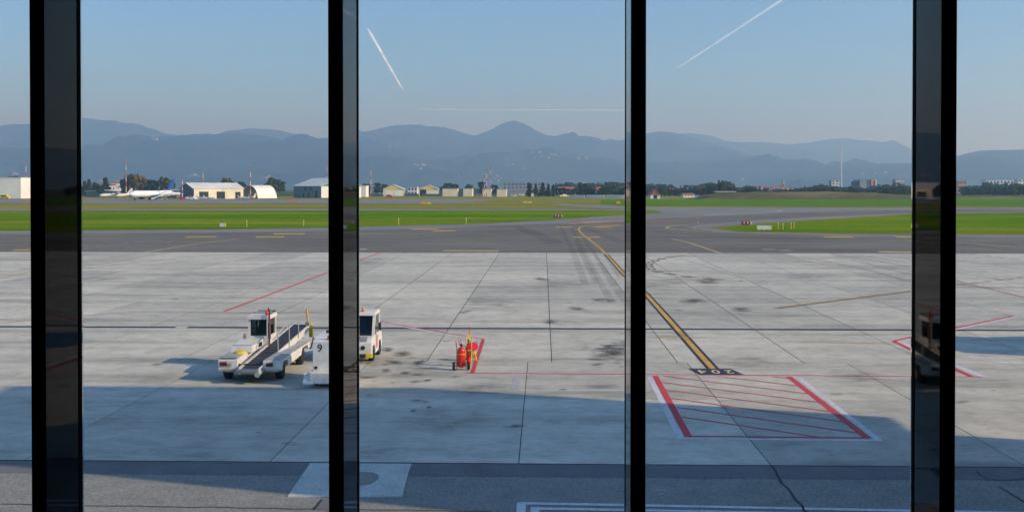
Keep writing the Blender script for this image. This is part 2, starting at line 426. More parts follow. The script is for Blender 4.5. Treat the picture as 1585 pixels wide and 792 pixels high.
# ------------------------------------------------------------------ painted markings on the apron
W0 = .12
for nm, px, wd, mt, kw in [
    ('lead_in_border', [(1104, 571), (1000, 455), (966, 424.5), (938, 393.5)], .50, 'black_paint', dict(z=.004, label='black border under the yellow lead-in line')),
    ('lead_in_line', [(1104, 571), (1000, 455), (966, 424.5), (938, 393.5)], .23, 'yellow', dict(z=.008, label='yellow lead-in line running to stand 204')),
    ('stop_bar', [(1015, 521.5), (1095, 522)], .14, 'yellow', dict(z=.011)),
    ('red_line', [(722, 577.4), (1000, 579.3), (1268, 581.2), (1520, 583.2)], .17, 'red', dict(z=.006)),
    ('white_line', [(722, 577.4), (1000, 579.3), (1268, 581.2), (1520, 583.2)], .12, 'white', dict(z=.005, shift=-.16)),
    ('red_line', [(748, 525.5), (731, 577)], .155, 'red', dict(z=.0075, label='thick red line beside the fire extinguishers')),
    ('white_line', [(739, 527), (722, 577)], .16, 'white_pale', dict(z=.0045)),
    ('red_line', [(583, 497), (750, 525.3)], .16, 'red', dict(z=.0065)),
    ('white_line', [(583, 497), (750, 525.3)], .2, 'white', dict(z=.005, shift=-.2)),
    ('red_line', [(347, 482), (509, 421), (588, 391)], .2, 'red', dict(z=.006, label='red diagonal line running across the apron behind the belt loader')),
    ('white_line', [(-60, 505), (0, 499.5), (127, 488.5), (165, 485), (205, 482.8), (480, 483.6), (520, 486), (583, 497)], .14, 'red_pale', dict(z=.005)),
    ('red_line', [(1382, 528), (1411, 521.5), (1568, 489)], .2, 'red', dict(z=.006)),
    ('white_line', [(1382, 528), (1411, 521.5), (1568, 489), (1620, 489)], .2, 'white', dict(z=.005, shift=-.22)),
    ('red_line', [(1384, 528), (1411, 541), (1505, 583)], .22, 'red', dict(z=.0068)),
    ('white_line', [(1392, 528), (1420, 541), (1522, 583)], .3, 'white', dict(z=.0045)),
    ('yellow_line', [(1201, 477), (1411, 450.5)], .14, 'yellow', dict(z=.009)),
    ('black_line', [(1201, 477), (1411, 450.5)], .42, 'black_paint', dict(z=.0042)),
    ('yellow_line', [(1248, 529.5), (1395, 531.5)], .13, 'yellow', dict(z=.009)),
    ('dashed_line', [(1411, 450.5), (1480, 441), (1600, 427)], .2, 'yellow_pale', dict(z=.009, dash=(1.0, .8))),
    ('black_line', [(1411, 450.5), (1480, 441), (1600, 427)], .42, 'black_paint', dict(z=.0041, dash=(1.0, .8))),
    ('red_line', [(1285, 392.5), (1411, 413), (1490, 437), (1590, 461)], .24, 'red_pale', dict(z=.0058)),
    ('red_line', [(1480, 390.5), (1530, 396), (1600, 405)], .3, 'red_pale', dict(z=.0058, dash=(1.5, 1.2))),
    ('turn_line', [(1060, 395), (1030, 399), (1010, 405), (1004, 411), (1014, 419), (1050, 426), (1100, 432), (1150, 434.5)], .28, 'yellow_pale', dict(z=.0095, curve=True, dash=(1.6, 1.2))),
    ('turn_line', [(1060, 395), (1030, 399), (1010, 405), (1004, 411), (1014, 419), (1050, 426), (1100, 432), (1150, 434.5)], .75, 'black_paint', dict(z=.0043, curve=True, dash=(1.6, 1.2))),
    ('yellow_line', [(-40, 437), (0, 430), (127, 407), (210, 392.5)], .3, 'yellow_pale', dict(z=.0092)),
    ('white_line', [(800, 581), (797.5, 603)], .28, 'white_pale', dict(z=.0052)),
    ('white_line', [(798, 603), (1004, 604.2)], .12, 'white', dict(z=.0048)),
    ('white_line', [(1035, 393), (1150, 432)], .15, 'white_pale', dict(z=.0047)),
    ('white_dash', [(1482, 531.5), (1506, 533)], .3, 'white', dict(z=.0047)), ('white_dash', [(1518, 538.5), (1545, 540.5)], .3, 'white', dict(z=.0047)),
    ('white_dash', [(1500, 551), (1518, 553)], .3, 'white', dict(z=.0047)), ('white_dash', [(1540, 559), (1560, 561.5)], .3, 'white', dict(z=.0047)), ('white_dash', [(1562, 546), (1585, 548)], .3, 'white', dict(z=.0047)),
    # equipment box in front of the stand number
    ('red_line', [(1014, 581.5), (1066, 676)], .21, 'red', dict(z=.0072, label='thick red left side of the hatched box')),
    ('red_line', [(1221, 582.5), (1342, 677)], .21, 'red', dict(z=.0072, label='thick red right side of the hatched box')),
    ('red_line', [(1062, 674.6), (1346, 677.4)], .13, 'red', dict(z=.0078)),
    ('white_line', [(1006, 583.5), (1053, 677.2)], .2, 'white', dict(z=.0052)), ('white_line', [(1236, 584.5), (1360, 680.5)], .2, 'white', dict(z=.0052)),
    ('white_line', [(1048, 678.2), (1365, 681.2)], .17, 'white', dict(z=.0056)),
]:
    line(nm, px, wd, M[mt], apron, **kw)
bx0, bx1 = G(1018, 589).x + .1, G(1226, 586).x - .1; by0, by1 = G(1180, 675.5).y, G(1100, 582).y
k = 0
for i in range(-2, 8):
    Y0 = 40.3 + 1.47 * (2 - i); pts = []
    for x in (bx0, bx1): pts.append([x, Y0 - .75 * (x - bx0)])
    (xa, ya), (xb, yb) = pts
    if yb > by1 or ya < by0: continue
    if ya > by1: xa, ya = xa + (ya - by1) / .75, by1
    if yb < by0: xb, yb = xb - (by0 - yb) / .75, by0
    if xb - xa > .5: line('hatch_line', [(xa, ya), (xb, yb)], .105, M['red'], apron, .0062 + .0001 * k, ground=True); k += 1
# stand number board, read by pilots facing the terminal
q4 = [G2(*p) for p in ((1065, 570.2), (1131, 570.6), (1152, 580), (1083, 579.6))]
MB().poly([(x, y, .010) for x, y in q4]).build('number_board', M['black_paint'], apron, label='black painted board with the stand number 204')
me = text_mesh('2 0 4', 1.05, M['cream'], 'stand_number'); c4 = Vector((sum(p[0] for p in q4) / 4, sum(p[1] for p in q4) / 4))
o = inst('stand_number', me, apron, (c4.x, c4.y, .014), (0, 0, PI), (.62, 1.0, 1)); o['label'] = 'cream stand number 204 seen upside down'
# service road lines
for px, wd in (([(801, 777.6), (967, 780.6), (1420, 789.5), (1590, 793)], .17), ([(822, 785.8), (967, 788.2), (1420, 797)], .17), ([(807, 777.6), (806, 800)], .2), ([(828, 786), (828, 800)], .2)):
    line('white_line', px, wd, M['white'], road, -.002 + .0007 * (wd > .18))
line('white_mark', [(1018, 752), (1027, 752.6)], .14, M['white_pale'], road, -.002); line('white_mark', [(1016, 758), (1030, 757)], .16, M['white_pale'], road, -.002); line('white_mark', [(1020, 763.5), (1031, 763)], .12, M['white_pale'], road, -.002)
# taxiway paint
ZT = -.02
for nm, px, wd, mt, kw in [
    ('lead_in_line', [(938, 393.5), (926, 381), (914, 371.5), (902, 363), (896.5, 357), (896, 353.5), (903, 349.8), (925, 346.8), (965, 344)], .34, 'yellow', dict(curve=True)),
    ('yellow_dash', [(22, 386.5), (48, 386.3)], 2.2, 'yellow', {}), ('yellow_dash', [(288, 366.2), (335, 365.8)], 2.7, 'yellow', {}), ('yellow_dash', [(396, 366.4), (440, 366.0)], 3.1, 'yellow', {}),
    ('yellow_dash', [(424, 361.8), (472, 361.4)], 3.6, 'yellow', {}), ('yellow_dash', [(638, 354.6), (678, 354)], 3.6, 'yellow', {}), ('yellow_dash', [(670, 357), (704, 356.6)], 3.6, 'yellow', {}),
    ('yellow_dash', [(686, 387.5), (772, 388.0)], 2.2, 'yellow_pale', {}), ('yellow_dash', [(861, 351.3), (886, 351.2)], 3.1, 'yellow', {}), ('yellow_dash', [(918, 351.4), (945, 351)], 3.6, 'yellow', {}), ('yellow_dash', [(925, 349), (962, 348.2)], 2.7, 'yellow', {}),
    ('yellow_dash', [(888, 366.6), (928, 366.6)], 2.7, 'yellow', {}), ('yellow_dash', [(1275, 366.4), (1322, 366.6)], 2.7, 'yellow', {}), ('yellow_dash', [(1386, 366.6), (1430, 366.8)], 2.7, 'yellow', {}), ('yellow_dash', [(1360, 389.2), (1450, 390)], 2.7, 'yellow_pale', {}),
    ('red_line', [(555, 388.6), (686, 389)], .22, 'red_pale', {}), ('red_line', [(772, 389.4), (968, 389.8)], .2, 'red_pale', {}), ('red_line', [(1000, 389.8), (1110, 390)], .25, 'red_pale', {}), ('red_line', [(1265, 390.4), (1300, 390.5)], .3, 'red_pale', {}),
    ('yellow_line', [(210, 392.5), (290, 379), (335, 373.3), (370, 370)], .4, 'yellow_pale', dict(curve=True)), ('white_line', [(127, 385), (180, 378), (215, 373.6), (250, 371.5)], .25, 'white_pale', dict(dash=(2, 2))),
    ('white_mark', [(1180, 385.6), (1200, 385.6)], 1.8, 'white_pale', {}), ('white_mark', [(1207, 387), (1226, 387)], 1.8, 'white_pale', {}), ('white_mark', [(556, 385.3), (568, 385.5)], 1.0, 'white', {}),
    ('yellow_line', [(1040, 369.6), (1064, 374.6), (1090, 383), (1118, 392.2)], .4, 'yellow_pale', dict(curve=True)),
    ('hold_paint', [(896, 344.6), (920, 343.2), (962, 342)], 3.6, 'red', dict(z=-.018)), ('hold_paint', [(1000, 342.8), (1030, 342.2), (1052, 341.4)], 3.2, 'red_pale', dict(z=-.018)),
    ('white_mark', [(905, 344.4), (935, 343)], 2.0, 'white', dict(z=-.015)),
    ('yellow_line', [(880, 346.5), (905, 344.6), (968, 341.4)], .9, 'yellow', dict(z=-.014)),
    ('turn_line', [(1110, 345.5), (1070, 347), (1040, 349.4), (1032, 352), (1042, 354), (1075, 356.8), (1130, 359.5), (1200, 361.5)], .6, 'yellow_pale', dict(curve=True)),
    ('turn_line', [(1090, 332), (1150, 330), (1195, 327.8), (1209, 326), (1203, 324.6), (1170, 324)], 1.0, 'yellow_pale', dict(curve=True)),
    ('yellow_line', [(1000, 346.5), (1040, 346), (1090, 345.2)], .6, 'yellow_pale', {}),
    ('edge_line', [(1411, 362.9), (1585, 364.4), (1700, 365)], .5, 'white_pale', {}),
    ('yellow_line', [(1480, 375), (1510, 376), (1560, 381), (1600, 384)], .4, 'yellow_pale', dict(curve=True, dash=(6, .01))),
]:
    kw.setdefault('z', ZT); line(nm, px, wd, M[mt], taxi, **kw)
# tyre rubber, oil and grime
for px, wd in (([(948, 470), (925, 430), (905, 392), (892, 366), (885, 352)], .5), ([(970, 470), (942, 428), (920, 392), (903, 368), (893, 355)], .5), ([(905, 440), (893, 405), (880, 375), (868, 352)], .6), ([(925, 440), (905, 402), (890, 372)], .5),
               ([(960, 430), (940, 400), (925, 380), (915, 372)], .4), ([(1411, 437), (1330, 415), (1240, 398), (1180, 391)], .7), ([(1411, 425), (1350, 410), (1290, 396)], .6), ([(1585, 440), (1500, 425), (1411, 421)], .7),
               ([(1585, 452), (1480, 440), (1350, 428), (1240, 424)], 1.0), ([(100, 425), (230, 410), (400, 395)], .6), ([(0, 437), (150, 414), (300, 397)], .6), ([(0, 402), (80, 395)], .5), ([(1411, 408), (1340, 397), (1280, 390)], .5)):
    line('tyre_mark', px, wd, M['tyre'], apron, .012, curve=True)
for px, wd in (([(860, 376), (820, 358), (800, 350)], 2.5), ([(967, 376), (930, 362), (905, 352)], 1.6), ([(820, 347), (870, 348), (940, 348)], 3.0), ([(1480, 372), (1560, 378), (1640, 380)], 2.4), ([(1480, 378), (1540, 384), (1600, 388)], 2.4), ([(1010, 358), (1130, 366), (1300, 370)], 2.0)):
    line('tyre_mark', px, wd, M['tyre'], taxi, -.008, curve=True)
disc = MB().poly([(math.cos(a), math.sin(a), 0) for a in [i * PI / 10 for i in range(20)]])
dm = {k: disc.mesh(k, M[k]) for k in ('stain', 'soot')}
for i, (px, py, hw, hh, k) in enumerate([(893, 478, 17, 5, 'stain'), (934, 464.5, 22, 4, 'stain'), (868, 499, 34, 7, 'soot'), (852, 498, 14, 4, 'stain'), (1074, 466, 28, 5, 'stain'), (1148, 479, 20, 5, 'stain'), (950, 541, 36, 20, 'stain'), (937, 548, 24, 14, 'soot'),
      (622, 548, 20, 5, 'stain'), (838, 432, 14, 4, 'stain'), (1010, 443, 34, 8, 'soot'), (1095, 436, 22, 4, 'stain'), (1040, 520, 60, 10, 'soot'), (640, 570, 40, 14, 'soot'), (662, 588.5, 7, 3, 'stain'), (600, 541, 12, 5, 'stain'), (610, 560, 14, 5, 'stain'), (598, 574, 10, 4, 'stain'),
      (628, 578, 10, 4, 'stain'), (650, 560, 12, 5, 'stain'), (570, 404, 40, 8, 'soot'), (150, 432, 50, 6, 'soot'), (1090, 432, 60, 8, 'soot'), (1160, 560, 90, 16, 'soot'), (745, 600, 60, 12, 'soot'), (930, 600, 50, 14, 'soot'), (690, 650, 90, 30, 'soot'), (580, 700, 70, 18, 'soot'), (1275, 700, 22, 8, 'soot'),
      (1255, 428, 60, 8, 'soot'), (1030, 436, 44, 10, 'soot'), (870, 440, 60, 10, 'soot'), (760, 470, 70, 14, 'soot'), (1330, 585, 70, 16, 'soot'), (720, 483, 10, 3, 'stain'), (300, 700, 60, 16, 'soot'), (660, 623, 8, 3, 'stain'), (664, 631, 7, 3, 'stain'), (640, 636, 6, 2.5, 'stain')]):
    g = G(px, py); sx = abs(G(px + hw, py).x - g.x); sy = (G(px, py - hh).y - G(px, py + hh).y) / 2
    inst('oil_stain' if k == 'stain' else 'grime_patch', dm[k], apron, (g.x, g.y, .016 + .0004 * i), (0, 0, random.uniform(-.3, .3)), (sx, sy, 1))

rs = random.Random(11)
for i in range(90):                                        # small drips round the parking places
    px, py = rs.choice((lambda: (rs.gauss(625, 40), rs.gauss(562, 14)), lambda: (rs.gauss(950, 22), rs.gauss(543, 12)), lambda: (rs.uniform(560, 1580), rs.uniform(400, 700)), lambda: (rs.uniform(130, 900), rs.uniform(420, 700))))()
    g = G(px, py); q = rs.uniform(.06, .26) * (1.6 if py < 480 else 1)
    inst('oil_stain', dm['stain'], apron, (g.x, g.y, .0325 + .0002 * i), (0, 0, rs.uniform(-.5, .5)), (q * rs.uniform(1, 2), q, 1))

# ------------------------------------------------------------------ terminal hall the photograph is taken from
M['mull'] = simple('black_gloss_aluminium', (.003, .006, .008), .02, 0, .1, 2, 0, None, .09)
M['gasket'] = simple('black_gasket', (.006, .006, .006), .85, spec=.1)
M['inside'] = simple('dark_interior', (.012, .012, .013), .9, spec=.1)
M['pane'] = glass_thin('window_glass', (.955, .965, .972), ior=1.36)
M['facade'] = simple('facade_panel', (.33, .34, .35), .5)
FA = R(-0.64); FD = 4.33                                   # facade turned slightly against the apron grid
hall = empty('terminal_building', (0, 0, 0), FA, 'dark airport terminal hall with a tall glazed window wall', 'building')
D0, D1, D2, DG = FD, FD + .30, FD + .345, FD + .35
def fac_x(px):                                             # facade x of a photo column at the inner face
    d = Matrix.Rotation(-FA, 3, 'Z') @ ray(px, 400); return d.x * FD / d.y
edges = [fac_x(p) for p in (47.3, 508.3, 976.0, 1455.5)]
step = (edges[3] - edges[0]) / 3; mw = .0600
xs = [edges[0] - step * 2, edges[0] - step] + edges + [edges[3] + step, edges[3] + step * 2]
ZF, ZC = 5.2, 8.7
for x in xs:
    MB().box(x, x + mw, D0, D1, ZF, ZC).build('mullion', M['mull'], hall, bevel=.002)
    MB().box(x - .0015, x + mw + .0015, D1, D2, ZF, ZC).build('gasket', M['gasket'], hall)
for a, b in zip(xs, xs[1:]):
    MB().box(a + mw + .002, b - .002, D2 - .010, D2 - .002, ZF + .05, ZC - .05).build('pane', M['pane'], hall)
XL, XR = xs[0] - .3, xs[-1] + .5
MB().box(XL, XR, -6, D2 + .1, ZF - .3, ZF - .002).build('floor_slab', M['inside'], hall)
MB().box(XL, XR, -6, D2 + .1, ZC + .002, ZC + .5).build('ceiling', M['inside'], hall)
MB().box(XL - .3, XL - .002, -6, D2 + .1, 0, ZC + .5).build('side_wall', M['inside'], hall)
MB().box(XR + .002, XR + .3, -6, D2 + .1, 0, ZC + .5).build('side_wall', M['inside'], hall)
MB().box(XL, XR, -6.3, -6.002, 0, ZC + .5).build('back_wall', M['inside'], hall)
MB().box(XL, XR, D2 - .1, D2 + .09, 0, ZF - .302).build('lower_facade', M['facade'], hall)

# unseen tower block, added and shaped to throw the wide shade across the stand
tower = empty('shade_tower', (0, 0, 0), 0, 'unseen tall grey tower block added at the right to shade the stand', 'building')
TX0, TX1, TY0, TY1, TH = 15.9, 30.3, 17.8, 27.0, 18.0
MB().box(TX0, TX1, TY0, TY1 - 2.0, 0, 10.6).build('wall', M['facade'], tower)
MB().box(TX0 - .003, TX1, TY0 - .003, TY1, 10.6, TH).build('upper_wall', M['facade'], tower)
MB().box(TX0 - .003, TX1, TY0 - .003, TY1, TH, TH + .3).build('roof', M['cart_grey'], tower)
for k in range(4):
    for j in range(3):
        MB().box(TX0 - .03, TX0 - .004, TY0 + 1 + 1.9 * k, TY0 + 2.2 + 1.9 * k, 2 + 5.6 * j + (.8 if j else 0), 4.2 + 5.6 * j + (.8 if j else 0)).build('window', M['car_glass'], tower)

# ------------------------------------------------------------------ mountains, each ridge a body of its own
def mtn_mat(name, a, b):
    m, n, bs, o = new_mat(name)
    p = pos(n)
    f = noi(n, p, 0.0035, 9, 0.75); g2 = noi(n, p, 0.0006, 4, .6)
    c = mix(n, ramp(n, f, [(0.38, a), (0.62, b)]), ramp(n, g2, [(0.35, (.6, .7, .8)), (0.65, (1.5, 1.4, 1.1))]), 1.0, 'MULTIPLY')
    n.links.new(c, bs.inputs['Base Color']); bump(n, bs, f, 1.0, 60); bs.inputs['Roughness'].default_value = 1; bs.inputs['Specular IOR Level'].default_value = 0
    return m
M['forest'] = mtn_mat('mountain_forest', (.006, .014, .012), (.045, .055, .030))
M['forest2'] = mtn_mat('hill_woods', (.008, .016, .012), (.055, .065, .034))
def ridge(name, prof, Y, depth, amp, seed, mat, spur=900.0, front=.62):
    """prof = skyline in photo pixels; the ridge stands at distance Y and falls off before and behind it"""
    nx, ny = 420, 64
    x0, x1 = prof[0][0], prof[-1][0]
    def top(px):
        for (a, ya), (b, yb) in zip(prof, prof[1:]):
            if a <= px <= b:
                t = (px - a) / (b - a); t = t * t * (3 - 2 * t) * .25 + t * .75; return ya + (yb - ya) * t
        return prof[-1][1]
    vs, fs = [], []
    for i in range(nx + 1):
        px = x0 + (x1 - x0) * i / nx
        crest = P(px, top(px), Y); edge = min(1, min(i, nx - i) / 10 + .02) if False else 1
        for j in range(ny + 1):
            t = j / ny; u = (t - front) / (front if t < front else 1 - front)      # -1 foot, 0 crest, 1 back
            h = (1 - abs(u) ** 1.15) if abs(u) < 1 else 0
            y = Y + (t - front) * depth; x = crest.x
            nz = noise.fractal(Vector((x / spur + seed, y / (spur * 1.6), seed * 3.1)), 0.9, 2.1, 6)
            rd = 1 - abs(noise.noise(Vector((x / spur * 1.1 + seed * 7, y / (spur * 2.6), 4.2)))) * 2
            z = crest.z * h + amp * (nz * 1.7 + rd * .9) * (min(1, abs(u) * 2.2)) * max(0, h) ** .5 
            if j == int(round(front * ny)): z = crest.z + amp * .16 * noise.fractal(Vector((x / 220 + seed, 1, 2)), 0.7, 2.2, 7)
            vs.append((x, y, max(z, -20) if 0 < t < 1 else -20))
    for i in range(nx):
        for j in range(ny):
            a = i * (ny + 1) + j; fs.append((a, a + ny + 1, a + ny + 2, a + 1))
    mb = MB(); mb.v = vs; mb.f = fs
    o = mb.build(name, mat, smooth=True); o['kind'] = 'structure'; return o
ridge('far_mountains', [(-400, 232), (-150, 214), (0, 200), (60, 194), (127, 183), (165, 186), (215, 193), (250, 206), (300, 211), (340, 209), (385, 199), (430, 201), (460, 209), (490, 216), (520, 214), (580, 226), (700, 240)], 13500, 5200, 150, 1.3, M['forest'])
ridge('far_mountains', [(420, 240), (500, 219), (560, 205), (600, 196), (640, 193), (690, 198), (735, 210), (760, 201), (780, 190), (795, 187), (808, 191), (830, 204), (850, 212), (900, 218), (960, 217), (1000, 206), (1020, 203), (1060, 210), (1100, 222), (1200, 250)], 12500, 5000, 150, 5.1, M['forest'])
ridge('far_mountains', [(900, 240), (980, 215), (1040, 207), (1095, 210), (1120, 218), (1160, 222), (1180, 219), (1215, 224), (1250, 221), (1290, 215), (1310, 214), (1340, 220), (1370, 232), (1400, 246), (1440, 258), (1500, 270)], 15500, 4200, 160, 9.4, M['forest'])
ridge('foothills', [(-500, 236), (-200, 232), (0, 228), (60, 231), (127, 233), (180, 223), (240, 217), (300, 208), (350, 206), (390, 208), (425, 212), (455, 222), (480, 226), (520, 218), (560, 212), (600, 226), (660, 240), (740, 256)], 9800, 4600, 130, 14.2, M['forest2'], 700)
ridge('foothills', [(560, 262), (640, 256), (700, 252), (760, 246), (810, 238), (850, 233), (900, 240), (960, 247), (1030, 252), (1100, 243), (1170, 247), (1240, 252), (1300, 262)], 10000, 4200, 110, 21.7, M['forest2'], 700)
ridge('foothills', [(1150, 285), (1215, 275), (1260, 266), (1300, 260), (1340, 256), (1375, 253), (1400, 254), (1440, 250), (1480, 241), (1515, 233), (1550, 232), (1585, 231), (1700, 226), (1900, 232), (2150, 246)], 8200, 3400, 70, 30.5, M['forest2'], 600)

# ------------------------------------------------------------------ haze over the plain
hz = MB().box(-15900, 15900, -1200, 18800, -25, 1050).build('haze', M['plain']); hz['kind'] = 'stuff'; hz['label'] = 'thin blue haze over the plain'
hm, hn, hb, ho = new_mat('haze_air'); hn.nodes.remove(hb)
pv = N(hn, 'ShaderNodeVolumePrincipled'); pv.inputs['Color'].default_value = (.46, .70, 1.0, 1); pv.inputs['Density'].default_value = 1.9e-4; pv.inputs['Anisotropy'].default_value = .48; pv.inputs['Absorption Color'].default_value = (1, 1, 1, 1)
hn.links.new(pv.outputs[0], ho.inputs['Volume']); hz.data.materials.clear(); hz.data.materials.append(hm)

# ------------------------------------------------------------------ contrails
def vapour(name, alpha):
    m, n, b, o = new_mat(name)
    n.nodes.remove(b); df = N(n, 'ShaderNodeBsdfDiffuse'); df.inputs[0].default_value = (1, 1, 1, 1); tl = N(n, 'ShaderNodeBsdfTranslucent'); tl.inputs[0].default_value = (1, 1, 1, 1); b = N(n, 'ShaderNodeAddShader'); n.links.new(df.outputs[0], b.inputs[0]); n.links.new(tl.outputs[0], b.inputs[1])
    tr = N(n, 'ShaderNodeBsdfTransparent'); ms = N(n, 'ShaderNodeMixShader')
    f = ramp(n, noi(n, pos(n), .0035, 4, .6), [(0.3, alpha * .55), (0.7, alpha)])
    n.links.new(f, ms.inputs[0]); n.links.new(tr.outputs[0], ms.inputs[1]); n.links.new(b.outputs[0], ms.inputs[2]); n.links.new(ms.outputs[0], o.inputs[0]); return m
def contrail(a, b, r0, r1, alpha, label):
    A, B = P(*a, 30000), P(*b, 30000); m = vapour('vapour', alpha); root = empty('contrail', A, 0, label, 'contrail', 'contrails in the blue sky')
    for k, s in enumerate((1.0, .72, .45, .2)):
        mb = MB(); n = 40; prev = None
        for i in range(n):
            t0, t1 = i / n, (i + 1) / n
            f = lambda t: (r0 + (r1 - r0) * t) * s * min(1, 8 * t + .15) * min(1, 8 * (1 - t) + .15) * (1 + .25 * noise.noise(Vector((t * 14, k, r0))))
            mb.cyl((B - A) * t0, (B - A) * t1, max(f(t0), .5), max(f(t1), .5), 10, False)
        mb.build('vapour_shell', m, root, smooth=True)
contrail((569, 44), (624, 140), 46, 30, .17, 'short steep white contrail high in the left of the sky')
contrail((624, 169.5), (1040, 171), 22, 24, .17, 'long thin level contrail just above the mountain peaks')
contrail((1039, 112), (1290, -52), 32, 56, .15, 'broad rising contrail in the upper right of the sky')

# ------------------------------------------------------------------ ground vehicles
def wheel(parent, x, y, r, wd, side=1, hub='rim'):
    t = MB().lathe([(r * .55, -wd / 2), (r * .92, -wd / 2), (r, -wd * .32), (r, wd * .32), (r * .92, wd / 2), (r * .55, wd / 2)], 20, Matrix.Rotation(PI / 2, 4, 'Y')).build('wheel', M['rubber'], parent, smooth=True)
    t.location = (x, y, r)
    MB().lathe([(r * .2, wd * .30 * side), (r * .56, wd * .36 * side), (r * .58, wd * .44 * side), (r * .5, wd * .44 * side), (r * .42, wd * .30 * side), (r * .12, wd * .34 * side)], 16, Matrix.Rotation(PI / 2, 4, 'Y')).build('rim', M[hub], t, smooth=True)
    return t
# --- belt loader; local y runs along the machine away from the window, origin on the ground at its near end
BX, BY = -10.40, 38.35
bl = empty('belt_loader', (BX, BY, 0), 0, 'white belt loader with raised conveyor and small driver cab', 'belt loader')
Wm = M['cart_white']
MB().box(-.95, .95, .35, 4.75, .30, .52).build('chassis', M['cart_grey'], bl)
lf = MB().prism([(.10, .42), (.10, .78), (.35, .84), (1.5, .84), (1.5, .36), (.3, .36)], -1.10, -.40).build('left_deck', Wm, bl, bevel=.02)
MB().box(-1.08, -.42, .14, 3.2, .842, .862).build('deck_plate', M['deck'], lf)
MB().prism([(1.5, .50), (1.5, .84), (4.7, .84), (4.7, .50), (4.35, .50), (4.2, .72), (3.5, .72), (3.35, .50)], -1.10, -.40).build('side_panel', Wm, bl, bevel=.015)
MB().box(-1.02, -.78, .060, .098, .58, .71).build('tail_lamp', M['lamp_red'], bl); MB().box(-.70, -.60, .060, .098, .58, .68).build('reverse_lamp', M['rim'], bl)
# hood, cab
hd = MB().prism([(1.45, .84), (1.52, 1.06), (3.05, 1.14), (3.15, 1.14), (3.15, .84)], -1.06, -.24).build('hood', Wm, bl, bevel=.03)
MB().box(-.238, -.228, 2.35, 2.85, .90, 1.07).build('vent', M['black'], hd)
MB().box(-1.0, -.3, 1.60, 1.64, 1.085, 1.10).build('hood_seam', M['cart_grey'], hd)
cx0, cx1, cy0, cy1, ct = -.84, -.05, 3.15, 4.3, 2.02
cab = MB().prism([(cy0, .84), (cy0, 1.22), (cy1, 1.22), (cy1, .84)], cx0, cx1).build('cab', Wm, bl, bevel=.02)
pil = MB()
for x in (cx0, cx1 - .085):
    for y in (cy0, cy1 - .09): MB().box(x, x + .085, y, y + .09, 1.222, ct - .17).build('cab_post', Wm, cab)
MB().box(cx0 - .03, cx1 + .03, cy0 - .06, cy1 + .04, ct - .17, ct - .02).build('roof', Wm, cab, bevel=.025)
MB().tube([(cx0 + .1, cy0 + .3, ct + .05), (cx1 + .02, cy0 + .3, ct + .05), (cx1 + .02, cy1 - .1, ct + .05), (cx0 + .1, cy1 - .1, ct + .05)], .018).build('roof_rack', M['black'], cab)
M['cabpane'] = glass_thin('cab_window_glass', (.42, .55, .53))
MB().box(cx0 + .086, cx1 - .086, cy0 + .02, cy0 + .028, 1.224, ct - .172).build('windshield', M['cabpane'], cab)
MB().box(cx1 - .05, cx1 - .042, cy0 + .092, cy1 - .092, 1.224, ct - .172).build('side_window', M['cabpane'], cab)
MB().box(cx0 + .042, cx0 + .05, cy0 + .092, cy1 - .092, 1.224, ct - .172).build('side_window', M['cabpane'], cab)
fr = MB().box(cx0 + .086, cx1 - .086, cy0 + .012, cy0 + .036, ct - .20, ct - .173).box(cx0 + .086, cx0 + .11, cy0 + .012, cy0 + .036, 1.23, ct - .2).box(cx1 - .11, cx1 - .086, cy0 + .012, cy0 + .036, 1.23, ct - .2)
fr.build('window_gasket', M['black'], cab)
MB().box(cx0 + .2, cx1 - .2, cy0 + .75, cy0 + .9, 1.23, 1.75).box(cx0 + .2, cx1 - .2, cy0 + .4, cy0 + .74, 1.223, 1.36).build('seat', M['seat'], cab, bevel=.03)
MB().lathe([(.17, -.012), (.19, 0), (.17, .012)], 16, Matrix.Translation((cx0 + .42, cy0 + .3, 1.42)) @ Matrix.Rotation(R(-60), 4, 'X')).build('steering_wheel', M['black'], cab)
MB().cyl((.0, 3.02, .8), (.0, 3.02, 2.22), .038, .034, 8).cyl((.0, 3.02, 2.2), (-.02, 2.95, 2.30), .035, .03, 8).build('exhaust_pipe', M['pole_red'], bl, smooth=True)
MB().cyl((.0, 3.02, 1.15), (.0, 3.02, 1.75), .055, .055, 10).build('muffler', M['pole_red'], bl, smooth=True)
MB().lathe([(.06, 0), (.06, .1), (.045, .15), (.01, .16)], 10, Matrix.Translation((-.14, 3.2, ct - .01))).build('beacon', M['ext'], bl, smooth=True)
MB().box(-.98, -.86, 2.95, 3.05, 1.14, 1.32).cyl((-.92, 2.98, 1.25), (-.92, 2.90, 1.25), .06, .05, 10).build('work_lamp', M['cart_grey'], bl)
yd = MB().lathe([(.0, .085), (.12, .085), (.21, .04), (.23, 0)][::-1], 20, Matrix.Translation((-.60, 1.14, .866)) @ Matrix.Rotation(.18, 4, 'X')).build('yellow_cap', M['yel'], bl, smooth=True)
MB().tube([(-.2, .6, .45), (-.1, 1.6, .40), (.1, 2.6, .55), (.2, 3.4, .80)], .022).build('hydraulic_hose', M['black'], bl)
MB().box(-.45, .45, .20, .34, .30, .62).build('recess_shade', M['black'], bl)  # solid black block standing in for the shaded cavity between the decks
for x in (-1.112, 1.132): MB().box(x - .004, x + .004, 1.55, 1.75, .60, .66).build('side_reflector', M['orange'], bl)
MB().box(-.85, -.62, .045, .058, .49, .515).build('plate', M['yel'], bl)
for y in (.5, 2.0, 2.9): MB().box(-1.09, -.41, y, y + .012, .8622, .8650).build('deck_seam', M['cart_grey'], bl)
for y in (1.4, 2.6, 3.5): MB().box(.515, 1.115, y, y + .012, .7782, .781).build('deck_seam', M['cart_grey'], bl)
